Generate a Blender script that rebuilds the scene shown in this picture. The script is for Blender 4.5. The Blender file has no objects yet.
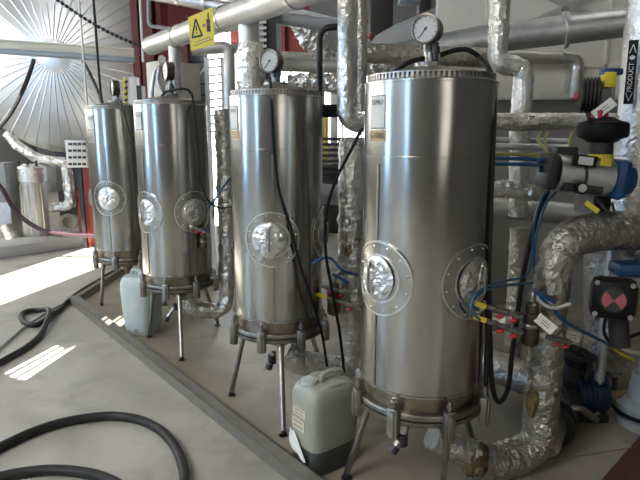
import bpy, bmesh, math, random
from mathutils import Vector, Matrix, noise
random.seed(7)
C = bpy.context.scene.collection
pi = math.pi
# ------------------------------------------------------------------ camera
F = 559.0; PT = .1919; CH = 1.605
cp, sp = math.cos(PT), math.sin(PT)
def P(px, py, Y):                      # a photo pixel at world distance Y
    u = (px-320)/F; v = (240-py)/F
    d = (u, cp+v*sp, -sp+v*cp); t = Y/d[1]
    return Vector((d[0]*t, Y, CH+d[2]*t))
def G(px, py, z=0.0):                  # a photo pixel on a horizontal plane
    u = (px-320)/F; v = (240-py)/F
    d = (u, cp+v*sp, -sp+v*cp); t = (z-CH)/d[2]
    return Vector((d[0]*t, d[1]*t, z))
cam = bpy.data.cameras.new('camera'); co = bpy.data.objects.new('camera', cam); C.objects.link(co)
co.location = (0, 0, CH); co.rotation_euler = (pi/2-PT, 0, 0)
cam.sensor_width = 36; cam.lens = F/640*36; cam.clip_start = .02
bpy.context.scene.camera = co
# ------------------------------------------------------------------ materials
def mat(name, col, rough=.5, metal=0.0, bump=0.0, bscale=30.0, var=0.0, vscale=6.0, rvar=0.0, col2=None, stretch=None,
        vor=False, alpha=1.0, emit=0.0, trans=0.0, detail=4.0, coat=0.0, spec=.5):
    m = bpy.data.materials.new(name); m.use_nodes = True
    nt = m.node_tree; b = nt.nodes['Principled BSDF']; L = nt.links
    b.inputs['Base Color'].default_value = (*col, 1); b.inputs['Roughness'].default_value = rough
    b.inputs['Metallic'].default_value = metal
    b.inputs['Alpha'].default_value = alpha; b.inputs['Transmission Weight'].default_value = trans
    b.inputs['Coat Weight'].default_value = coat; b.inputs['Specular IOR Level'].default_value = spec
    if emit:
        b.inputs['Emission Color'].default_value = (*col, 1); b.inputs['Emission Strength'].default_value = emit
    tc = nt.nodes.new('ShaderNodeTexCoord'); mp = nt.nodes.new('ShaderNodeMapping')
    L.new(tc.outputs['Object'], mp.inputs['Vector'])
    if stretch: mp.inputs['Scale'].default_value = stretch
    if var or rvar:
        n = nt.nodes.new('ShaderNodeTexNoise'); n.inputs['Scale'].default_value = vscale
        n.inputs['Detail'].default_value = detail; n.inputs['Roughness'].default_value = .65
        L.new(mp.outputs[0], n.inputs['Vector'])
        rp = nt.nodes.new('ShaderNodeValToRGB')
        rp.color_ramp.elements[0].position = .26; rp.color_ramp.elements[1].position = .74
        L.new(n.outputs['Fac'], rp.inputs['Fac'])
        if var:
            mx = nt.nodes.new('ShaderNodeMix'); mx.data_type = 'RGBA'
            c2 = col2 or tuple(c*(1-var) for c in col)
            mx.inputs[6].default_value = (*col, 1); mx.inputs[7].default_value = (*c2, 1)
            L.new(rp.outputs['Color'], mx.inputs[0]); L.new(mx.outputs[2], b.inputs['Base Color'])
        if rvar:
            mr = nt.nodes.new('ShaderNodeMapRange')
            mr.inputs['To Min'].default_value = max(.03, rough-rvar); mr.inputs['To Max'].default_value = rough+rvar
            L.new(rp.outputs['Color'], mr.inputs['Value']); L.new(mr.outputs[0], b.inputs['Roughness'])
    if bump:
        bp = nt.nodes.new('ShaderNodeBump'); bp.inputs['Strength'].default_value = bump
        bp.inputs['Distance'].default_value = .02
        if vor:
            t = nt.nodes.new('ShaderNodeTexVoronoi'); t.feature = 'F1'; t.inputs['Scale'].default_value = bscale
            n2 = nt.nodes.new('ShaderNodeTexNoise'); n2.inputs['Scale'].default_value = bscale*.6
            n2.inputs['Detail'].default_value = 3
            L.new(tc.outputs['Object'], n2.inputs['Vector'])
            ma = nt.nodes.new('ShaderNodeMix'); ma.data_type = 'RGBA'; ma.inputs[0].default_value = .5
            L.new(tc.outputs['Object'], ma.inputs[6]); L.new(n2.outputs['Color'], ma.inputs[7])
            L.new(ma.outputs[2], t.inputs['Vector']); L.new(t.outputs['Distance'], bp.inputs['Height'])
        else:
            t = nt.nodes.new('ShaderNodeTexNoise'); t.inputs['Scale'].default_value = bscale; t.inputs['Detail'].default_value = 5
            L.new(mp.outputs[0], t.inputs['Vector']); L.new(t.outputs['Fac'], bp.inputs['Height'])
        L.new(bp.outputs[0], b.inputs['Normal'])
    return m
M = dict(
 jacket=mat('brushed_steel', (.52,.505,.465), .21, 1, bump=.04, bscale=5, var=.24, vscale=3.5, rvar=.05, stretch=(1,1,.5), detail=7),
 lid=mat('dull_aluminium', (.50,.48,.44), .42, 1, bump=.1, bscale=30, var=.3, vscale=9, rvar=.1),
 edge=mat('bright_steel', (.72,.70,.66), .28, 1),
 steel=mat('stainless_steel', (.40,.38,.34), .35, 1, var=.35, vscale=25, bump=.05, bscale=40),
 dirty=mat('stained_steel', (.40,.36,.29), .42, 1, var=.5, vscale=14, rvar=.1, col2=(.16,.12,.07), bump=.1, bscale=30),
 foil=mat('aluminium_foil', (.80,.785,.75), .31, 1, bump=.55, bscale=42, var=.2, vscale=8, rvar=.08),
 foild=mat('dusty_foil', (.62,.59,.53), .32, 1, bump=.85, bscale=34, var=.35, vscale=6, rvar=.1),
 sheet=mat('pipe_cladding', (.64,.63,.60), .5, 1, bump=.08, bscale=9, var=.2, vscale=5, rvar=.08),
 galv=mat('galvanised_steel', (.72,.735,.74), .45, 1, bump=.05, bscale=20, var=.25, vscale=12, rvar=.1),
 greypaint=mat('grey_paint', (.33,.35,.35), .5, 0, var=.2, vscale=8),
 steelblue=mat('blue_grey_paint', (.25,.30,.33), .45, 0, var=.15, vscale=5),
 dgrey=mat('dark_grey_metal', (.055,.055,.055), .5, .5, var=.4, vscale=20),
 brown=mat('dark_brown_paint', (.045,.038,.032), .5, 0, var=.3, vscale=8),
 black=mat('black_plastic', (.006,.006,.007), .5, 0, spec=.22, var=.3, vscale=20),
 rubber=mat('black_rubber', (.008,.008,.008), .5, 0, spec=.3, var=.8, vscale=18, col2=(.032,.030,.028), bump=.1, bscale=60),
 purple=mat('purple_rubber', (.05,.018,.024), .4, 0, var=.3, vscale=15),
 blue=mat('blue_paint', (.010,.062,.17), .38, 0, var=.3, vscale=12),
 dblue=mat('dark_blue_paint', (.010,.030,.065), .45, 0, var=.4, vscale=9),
 bluetube=mat('blue_tube', (.02,.10,.24), .35, 0),
 red=mat('red_paint', (.33,.055,.04), .5, 0, var=.3, vscale=6),
 dred=mat('dark_red_paint', (.15,.022,.018), .55, 0, var=.3, vscale=5),
 redp=mat('red_plastic', (.42,.02,.03), .4),
 pink=mat('faded_red_plastic', (.38,.10,.11), .4, 0, var=.2, vscale=30),
 yellow=mat('yellow_plastic', (.72,.58,.04), .45, 0, var=.12, vscale=8),
 tan=mat('tan_label', (.52,.36,.20), .6, 0, var=.3, vscale=40),
 wool=mat('rock_wool', (.30,.21,.09), .95, 0, bump=.8, bscale=60, var=.5, vscale=30, col2=(.10,.07,.03)),
 gauge=mat('gauge_case', (.20,.175,.14), .38, 1, var=.4, vscale=14),
 plate=mat('port_plate', (.50,.485,.45), .33, 1, bump=.04, bscale=12, var=.15, vscale=9),
 dully=mat('dull_yellow', (.40,.34,.11), .5, 0, var=.3, vscale=20),
 flange=mat('grimy_flange', (.34,.32,.28), .38, 1, var=.6, vscale=16, rvar=.1, bump=.08, bscale=30),
 tanl=mat('aged_label', (.62,.55,.40), .6, 0, var=.2, vscale=30),
 white=mat('white_paint', (.72,.72,.69), .5, 0, var=.08, vscale=6),
 paper=mat('white_paper', (.74,.73,.68), .7, 0),
 labelw=mat('white_label', (.60,.61,.57), .5, 0, var=.12, vscale=60),
 ink=mat('black_ink', (.02,.022,.024), .6),
 inkgrey=mat('faded_ink', (.14,.15,.15), .6),
 inkbrown=mat('brown_ink', (.12,.06,.03), .6),
 beige=mat('beige_paint', (.50,.47,.38), .45, 0, var=.1, vscale=5),
 cream=mat('cream_paint', (.55,.52,.42), .5, 0, var=.15, vscale=5),
 plastic=mat('milky_plastic', (.33,.338,.275), .42, 0, var=.15, vscale=7),
 plastic2=mat('bluish_plastic', (.56,.61,.58), .45, 0, var=.35, vscale=7, col2=(.40,.47,.46), stretch=(1,1,.6)),
 liquid=mat('dark_liquid', (.075,.08,.072), .4, 0, var=.3, vscale=9),
 panel=mat("pale_wall_panel", (.80,.775,.70), .5, .15, var=.14, vscale=2.2, rvar=.08),
 panelg=mat('grey_wall_panel', (.27,.265,.24), .5, .2, var=.2, vscale=2.2),
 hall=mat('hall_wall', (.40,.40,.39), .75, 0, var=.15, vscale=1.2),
 ceil=mat('ceiling_panel', (.16,.16,.155), .75, 0, var=.1, vscale=1.5),
 brownfloor=mat('red_brown_floor', (.085,.028,.022), .5, 0, var=.4, vscale=12),
 silo=mat('silo_aluminium', (.74,.74,.73), .36, 1, bump=.06, bscale=4, var=.14, vscale=2.5, rvar=.07),
 rib=mat('silo_rib', (.86,.86,.85), .40, 1),
 clear=mat('gauge_face', (.46,.455,.42), .35, 0, coat=.5),
 daylight=mat('added_skylight_pane', (1.0,.975,.91), .5, emit=9),
 daylightw=mat('daylight_side_pane', (1.0,.975,.92), .5, emit=3.2),
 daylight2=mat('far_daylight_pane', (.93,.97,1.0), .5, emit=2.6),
 bluelight=mat('blue_sky_pane', (.36,.62,1.0), .5, emit=6),
 dimlight=mat('dim_pane', (1,.97,.88), .5, emit=.75),
 hallf=mat('dark_hall_wall', (.13,.125,.115), .8, 0, var=.3, vscale=1.2),  # unseen walls coloured dark to cut fill and keep steel reflections dark
 kerb=mat('kerb_paint', (.22,.205,.175), .5, .2, var=.35, vscale=9),
 tube=mat('lamp_tube', (1,.98,.94), .5, emit=16),
)
def floor_mat(name, c1, c2, c3, rough):
    m = bpy.data.materials.new(name); m.use_nodes = True; nt = m.node_tree; L = nt.links
    b = nt.nodes['Principled BSDF']; tc = nt.nodes.new('ShaderNodeTexCoord')
    def noi(s, d, w=0):
        n = nt.nodes.new('ShaderNodeTexNoise'); n.inputs['Scale'].default_value = s; n.inputs['Detail'].default_value = d
        n.inputs['Distortion'].default_value = w; L.new(tc.outputs['Object'], n.inputs['Vector']); return n
    def ramp(n, a, z):
        r = nt.nodes.new('ShaderNodeValToRGB'); r.color_ramp.elements[0].position = a; r.color_ramp.elements[1].position = z
        L.new(n.outputs['Fac'], r.inputs['Fac']); return r
    r1 = ramp(noi(1.6, 6, .6), .38, .66); r2 = ramp(noi(4.5, 9, .5), .54, .80); r3 = noi(40, 5)
    a = nt.nodes.new('ShaderNodeMix'); a.data_type = 'RGBA'; a.inputs[6].default_value = (*c1, 1); a.inputs[7].default_value = (*c2, 1)
    L.new(r1.outputs[0], a.inputs[0])
    mm = nt.nodes.new('ShaderNodeMath'); mm.operation = 'MULTIPLY'; mm.inputs[1].default_value = .55; L.new(r2.outputs[0], mm.inputs[0])
    c = nt.nodes.new('ShaderNodeMix'); c.data_type = 'RGBA'; c.inputs[7].default_value = (*c3, 1)
    L.new(mm.outputs[0], c.inputs[0]); L.new(a.outputs[2], c.inputs[6]); L.new(c.outputs[2], b.inputs['Base Color'])
    mr = nt.nodes.new('ShaderNodeMapRange'); mr.inputs['To Min'].default_value = rough-.12; mr.inputs['To Max'].default_value = rough+.12
    L.new(r3.outputs['Fac'], mr.inputs['Value']); L.new(mr.outputs[0], b.inputs['Roughness'])
    bp = nt.nodes.new('ShaderNodeBump'); bp.inputs['Strength'].default_value = .08; bp.inputs['Distance'].default_value = .01
    L.new(r3.outputs['Fac'], bp.inputs['Height']); L.new(bp.outputs[0], b.inputs['Normal'])
    return m
M['floor'] = floor_mat('dusty_concrete', (.45,.43,.375), (.31,.295,.25), (.15,.14,.12), .42)
M['bund'] = floor_mat('tan_screed', (.31,.275,.21), (.21,.185,.14), (.14,.105,.07), .45)
# ------------------------------------------------------------------ mesh helpers
def org(o):
    v = Vector((0,0,0))
    while o: v += o.location; o = o.parent
    return v
class MB:
    def __init__(s): s.bm = bmesh.new()
    def box(s, c, size, rot=(0,0,0), bev=0.0):
        t = bmesh.new(); bmesh.ops.create_cube(t, size=1)
        bmesh.ops.scale(t, vec=size, verts=t.verts)
        if bev: bmesh.ops.bevel(t, geom=t.edges[:], offset=bev, segments=2, affect='EDGES', profile=.5)
        from mathutils import Euler
        bmesh.ops.transform(t, matrix=Matrix.Translation(c) @ Euler(rot).to_matrix().to_4x4(), verts=t.verts)
        s._join(t); return s
    def obox(s, c, ax, size, up=(0,0,1), bev=0.0):      # box whose local x follows ax
        x = Vector(ax).normalized(); z = Vector(up); y = z.cross(x).normalized(); z = x.cross(y)
        m = Matrix((x, y, z)).transposed().to_4x4()
        t = bmesh.new(); bmesh.ops.create_cube(t, size=1); bmesh.ops.scale(t, vec=size, verts=t.verts)
        if bev: bmesh.ops.bevel(t, geom=t.edges[:], offset=bev, segments=2, affect='EDGES', profile=.5)
        bmesh.ops.transform(t, matrix=Matrix.Translation(c) @ m, verts=t.verts); s._join(t); return s
    def _join(s, t):
        mp = {v: s.bm.verts.new(v.co) for v in t.verts}
        for f in t.faces: s.bm.faces.new([mp[v] for v in f.verts])
        t.free()
    def ring_loft(s, rings, closed=True, cap=True):
        vs = [[s.bm.verts.new(p) for p in r] for r in rings]; n = len(vs[0])
        for a, b in zip(vs, vs[1:]):
            for i in range(n if closed else n-1):
                j = (i+1) % n
                s.bm.faces.new((a[i], a[j], b[j], b[i]))
        if cap and closed:
            s.bm.faces.new(vs[0][::-1]); s.bm.faces.new(vs[-1])
        return s
    def tube(s, pts, r, seg=12, cap=True, amp=0.0, fr=14.0, seed=0.0):
        pts = [Vector(p) for p in pts]; n = len(pts)
        R = [r(i/(n-1)) for i in range(n)] if callable(r) else r if isinstance(r, (list, tuple)) else [r]*n
        tg = []
        for i in range(n):
            a = pts[max(i-1,0)]; b = pts[min(i+1,n-1)]; tg.append((b-a).normalized())
        u = tg[0].orthogonal().normalized(); rings = []
        for i in range(n):
            u = (u - tg[i]*u.dot(tg[i])); u.normalize(); w = tg[i].cross(u); ring = []
            for k in range(seg):
                a = 2*pi*k/seg; d = u*math.cos(a)+w*math.sin(a); rr = R[i]
                if amp:
                    q = (pts[i]+d*rr)*fr + Vector((seed, seed*1.7, 0))
                    rr += amp*(noise.noise(q)+.6*noise.noise(q*2.6)+random.uniform(-.42,.42))
                ring.append(pts[i]+d*rr)
            rings.append(ring)
        return s.ring_loft(rings, cap=cap)
    def cyl(s, a, b, r0, r1=None, seg=20, cap=True):
        return s.tube([a, b], [r0, r0 if r1 is None else r1], seg, cap)
    def lathe(s, prof, c=(0,0,0), ax=(0,0,1), seg=32, cap=True):
        z = Vector(ax).normalized(); x = z.orthogonal().normalized(); y = z.cross(x); c = Vector(c)
        if abs(z.z) > .999: x = Vector((1,0,0)); y = z.cross(x)
        return s.ring_loft([[c+z*h+(x*math.cos(2*pi*k/seg)+y*math.sin(2*pi*k/seg))*max(r,1e-4) for k in range(seg)] for r, h in prof], cap=cap)
    def ball(s, c, r, sx=1, sy=1, sz=1, amp=0, seg=16):
        t = bmesh.new(); bmesh.ops.create_uvsphere(t, u_segments=seg, v_segments=seg//2, radius=r)
        for v in t.verts:
            if amp: v.co *= 1+amp*(noise.noise(v.co*22+Vector(c))+.5*noise.noise(v.co*50))
            v.co = Vector((v.co.x*sx, v.co.y*sy, v.co.z*sz))+Vector(c)
        s._join(t); return s
    def torus(s, c, ax, R, r, seg=32, ts=8):
        z = Vector(ax).normalized(); x = z.orthogonal().normalized(); y = z.cross(x); c = Vector(c)
        rings = []
        for k in range(seg+1):
            a = 2*pi*k/seg; d = x*math.cos(a)+y*math.sin(a)
            rings.append([c+d*(R+r*math.cos(2*pi*j/ts))+z*r*math.sin(2*pi*j/ts) for j in range(ts)])
        return s.ring_loft(rings, cap=False)
    def poly(s, pts, th):                               # flat sheet with thickness (vector)
        th = Vector(th); a = [s.bm.verts.new(Vector(p)) for p in pts]; b = [s.bm.verts.new(Vector(p)+th) for p in pts]
        s.bm.faces.new(a[::-1]); s.bm.faces.new(b); n = len(a)
        for i in range(n): s.bm.faces.new((a[i], a[(i+1)%n], b[(i+1)%n], b[i]))
        return s
    def build(s, name, m, parent=None, ang=38):
        if m in ('foil','foild'): ang = 17
        bmesh.ops.remove_doubles(s.bm, verts=s.bm.verts, dist=1e-6)
        bmesh.ops.recalc_face_normals(s.bm, faces=s.bm.faces)
        if parent is not None: o0 = org(parent)
        else:
            bb = [v.co for v in s.bm.verts]
            o0 = Vector((sum(v.x for v in bb)/len(bb), sum(v.y for v in bb)/len(bb), min(v.z for v in bb)))
        for v in s.bm.verts: v.co -= o0
        for f in s.bm.faces: f.smooth = True
        me = bpy.data.meshes.new(name); s.bm.to_mesh(me); s.bm.free()
        me.set_sharp_from_angle(angle=math.radians(ang))
        me.materials.append(M[m] if isinstance(m, str) else m)
        o = bpy.data.objects.new(name, me); C.objects.link(o)
        if parent is None: o.location = o0
        else: o.parent = parent
        return o
def tag(o, label, cat, group=None):
    o['label'] = label; o['category'] = cat
    if group: o['group'] = group
    return o
def thing(name, loc, label, cat, group=None):
    o = bpy.data.objects.new(name, None); o.empty_display_size = .1; C.objects.link(o); o.location = loc
    return tag(o, label, cat, group)
def struct(o): o['kind'] = 'structure'; return o
def fillet(pts, r, n=8):
    pts = [Vector(p) for p in pts]; out = [pts[0]]
    for i in range(1, len(pts)-1):
        a, b, c = pts[i-1], pts[i], pts[i+1]
        d1 = (a-b); d2 = (c-b); l = min(r, d1.length*.48, d2.length*.48)
        p = b+d1.normalized()*l; q = b+d2.normalized()*l
        for k in range(n+1):
            t = k/n; out.append(p*(1-t)**2+b*(2*t*(1-t))*1.0+q*t*t)
    out.append(pts[-1]); return out
def resample(pts, step):
    out = [pts[0]]
    for a, b in zip(pts, pts[1:]):
        n = max(1, int((b-a).length/step+.5))
        for k in range(1, n+1): out.append(a+(b-a)*(k/n))
    return out
def spline(pts, n=8):
    pts = [Vector(p) for p in pts]; q = [pts[0]*2-pts[1]]+pts+[pts[-1]*2-pts[-2]]; out = []
    for i in range(1, len(q)-2):
        a, b, c, d = q[i-1:i+3]
        for k in range(n):
            t = k/n; out.append(.5*((2*b)+(c-a)*t+(2*a-5*b+4*c-d)*t*t+(3*b-a-3*c+d)*t**3))
    out.append(pts[-1]); return out
_s = [0]
def foil_tube(mb, pts, r, bend=.12, amp=.006, step=.018, seg=28):
    _s[0] += 3.1
    return mb.tube(resample(fillet(pts, bend, 10), step), r, seg, amp=amp, seed=_s[0])
def text_mesh(txt, size, o, right, up, m, parent, name='lettering', wrap=None):
    cu = bpy.data.curves.new('t', 'FONT'); cu.body = txt; cu.size = size; cu.align_x = 'CENTER'; cu.align_y = 'CENTER'
    ob = bpy.data.objects.new('t', cu); C.objects.link(ob)
    dg = bpy.context.evaluated_depsgraph_get(); me = bpy.data.meshes.new_from_object(ob.evaluated_get(dg))
    bpy.data.objects.remove(ob); bpy.data.curves.remove(cu)
    r = Vector(right); u = Vector(up); n = r.cross(u); o = Vector(o); po = org(parent)
    for v in me.vertices:
        v.co = (wrap(v.co.x, v.co.y) if wrap else o+r*v.co.x+u*v.co.y+n*.0006)-po
    me.materials.append(M[m]); q = bpy.data.objects.new(name, me); C.objects.link(q); q.parent = parent; me.name = name
    return q
def pipe(name, label, cat, pts, r, m, foil=False, bend=.1, amp=.004, clamps=(), group=None, flanges=()):
    pts = [Vector(p) for p in pts]
    mb = MB()
    if foil: foil_tube(mb, pts, r, bend, amp)
    else: mb.tube(fillet(pts, bend, 8), r, 20)
    if not clamps and not flanges: return tag(mb.build(name, m), label, cat, group)
    t = thing(name, pts[0], label, cat, group); mb.build('pipe_cladding', m, t)
    for p, d in clamps:
        d = Vector(d).normalized(); p = Vector(p)
        MB().lathe([(r*1.0,-.012),(r*1.06,-.012),(r*1.06,.012),(r*1.0,.012)], p, d, 24, cap=False).build('clamp_band', 'edge', t)
    for p, d in flanges:
        d = Vector(d).normalized(); p = Vector(p)
        MB().lathe([(r*.9,-.012),(r*1.28,-.012),(r*1.28,.012),(r*.9,.012)], p, d, 28).build('flange', 'galv', t)
    return t
def cable(name, label, pts, r, m, cat='cable', group=None, n=8, seg=8):
    return tag(MB().tube(spline(pts, n), r, seg).build(name, m), label, cat, group)
# ------------------------------------------------------------------ the hall
X0, X1, Y0, Y1, ZC = -9.0, 5.2, -5.0, 18.0, 6.5
struct(MB().box(((X0+X1)/2, (Y0+Y1)/2, -.05), (X1-X0, Y1-Y0, .1)).build('floor', 'floor'))
sun_d = Vector((.25, .38, -1)).normalized()
def up_to_roof(p): return p - sun_d*(ZC/abs(sun_d.z))
patches = [[(-190,338),(95,245),(113,262),(-190,377)], [(2,374),(56,345),(59,346.3),(5,375.6)], [(7,376.8),(60.5,347),(64,348.8),(12,379.3)], [(14,380),(65.3,349.5),(76,346),(24,381)],
           [(104,327),(120,316),(122,317),(106,329)], [(107,330),(123,318),(129,321),(111,334)]]
cu = bpy.data.curves.new('ceiling', 'CURVE'); cu.dimensions = '2D'; cu.fill_mode = 'BOTH'; cu.extrude = .02
loops = [[(X0,Y0),(X1,Y0),(X1,Y1),(X0,Y1)]]
for q in patches:  # roof holes shaped to throw these sun patches, the first widened for bounce
    loops.append([tuple(up_to_roof(G(*p)))[:2] for p in q])
for lp in loops:
    sp_ = cu.splines.new('POLY'); sp_.points.add(len(lp)-1); sp_.use_cyclic_u = True
    for k, p in enumerate(lp): sp_.points[k].co = (p[0], p[1], 0, 1)
ob = bpy.data.objects.new('t', cu); C.objects.link(ob)
me = bpy.data.meshes.new_from_object(ob.evaluated_get(bpy.context.evaluated_depsgraph_get())); me.name = 'ceiling'
bpy.data.objects.remove(ob); me.materials.append(M['ceil'])
ce = bpy.data.objects.new('ceiling', me); C.objects.link(ce); ce.location = (0,0,ZC+.02); struct(ce)
struct(MB().box((X0-.05, (Y0+Y1)/2, ZC/2), (.1, Y1-Y0, ZC)).build('wall_left', 'hall'))
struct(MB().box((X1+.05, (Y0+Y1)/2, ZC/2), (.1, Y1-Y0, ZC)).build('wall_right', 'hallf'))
struct(MB().box(((X0+X1)/2, Y1+.05, ZC/2), (X1-X0, .1, ZC)).build('wall_back', 'hall'))
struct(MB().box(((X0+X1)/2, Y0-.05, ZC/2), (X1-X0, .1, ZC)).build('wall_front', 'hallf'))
wn = [0]
def window(c, size, m, ax):          # a lit pane with frame and mullions standing on a wall
    wn[0] += 1
    w, h = size; c = Vector(c); n = Vector((0,1,0)) if ax == 'y' else Vector((1,0,0)); t = Vector((1,0,0)) if ax == 'y' else Vector((0,1,0))
    fr = MB()
    for s in (-1, 1):
        fr.obox(c+t*s*w/2, t, (.1, .12, h+.1)); fr.obox(c+Vector((0,0,s*h/2)), t, (w+.1, .12, .1))
    for k in range(1, 3): fr.obox(c+t*(k/3-.5)*w, t, (.05, .1, h))
    f = struct(fr.build('window_%d' % wn[0], 'greypaint'))
    p = MB().obox(c, t, (w, .03, h)).build('pane', m, f)
for y, w_ in ((4.6, 1.6), (7.6, 2.6), (11.2, 2.6)): window((X0+.03, y, 3.3), (w_, 3.2), 'daylightw', 'x')
window((X0+.03, 1.2, 3.0), (1.3, 4.2), 'bluelight', 'x'); window((-7.7, Y0+.03, 3.0), (1.1, 4.2), 'bluelight', 'y')
window((2.5, Y0+.03, 3.0), (2.0, 3.6), 'dimlight', 'y')
for x in (-3.4, -1.2, 1.0): window((x, Y1-.03, 2.6), (1.8, 2.8), 'daylight2', 'y')
for k, (x, y) in enumerate(((-5.5,-1.5),(-5.5,3),(-5.5,8),(-1.5,8.5),(-1.5,13),(3.2,3.5))):  # unseen lamps; the last one is added to brighten the upper right wall
    t = thing('ceiling_lamp', (x,y,ZC-.12), 'unseen twin tube strip lamp under the hall ceiling', 'lamp', 'strip lamps under the hall ceiling')
    MB().box((x,y,ZC-.05), (.2,1.6,.1), bev=.01).build('housing', 'white', t)
    for s in (-.05, .05): MB().cyl((x+s,y-.75,ZC-.13), (x+s,y+.75,ZC-.13), .02, seg=10).build('lamp_tube', 'tube', t)
for k, x in enumerate((-6.4, -4.2)):  # unseen skylights added so the light comes mostly from the left
    f = MB(); y = -2.6
    for s_ in (-1,1): f.box((x+s_*.85, y, ZC-.03), (.1,3.3,.08)).box((x, y+s_*1.6, ZC-.03), (1.7,.1,.08))
    f = struct(f.build('window_%d' % (20+k), 'white')); MB().box((x,y,ZC-.02), (1.65,3.15,.02)).build('pane', 'daylight', f)
# screed inside the kerb and the kerb itself
kA, kB, kC = G(74,303), G(297,480), G(128,270)
dk = (kB-kA).normalized(); kE = kA+dk*5.6; kF = kC+Vector((4.6,-1.0,0))
struct(MB().poly([kA, kE, kE+Vector((3.5,1.5,0)), Vector((4.8,6.5,0)), kC], (0,0,.006)).build('floor', 'bund'))
def kerb(a, b, h, w):
    d = (b-a).normalized(); n = Vector((-d.y, d.x, 0)); mb = MB()
    mb.obox((a+b)/2+Vector((0,0,h-.006)), d, ((b-a).length, w, .012), bev=.003)
    mb.obox((a+b)/2+n*(w/2-.006)+Vector((0,0,h/2)), d, ((b-a).length, .012, h), bev=.003)
    mb.obox((a+b)/2-n*(w/2-.006)+Vector((0,0,h/2)), d, ((b-a).length, .012, h), bev=.003)
    return mb
tag(kerb(kA, kE, .075, .075).build('containment_kerb', 'kerb'), 'long grey steel kerb on the floor running in front of the tanks and jerrycan', 'kerb')
tag(kerb(kC, kA+dk*.05+Vector((0,.08,0)), .07, .06).build('containment_kerb', 'kerb'), 'short grey steel kerb running back past the legs of the farthest tank', 'kerb')
pl = MB(); a, b = G(-40,264), G(100,244)
pl.obox((a+b)/2+Vector((-.05,.25,.075)), b-a, ((b-a).length+.6, .5, .15), bev=.01)
struct(pl.build('trim_1', 'hall'))
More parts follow.
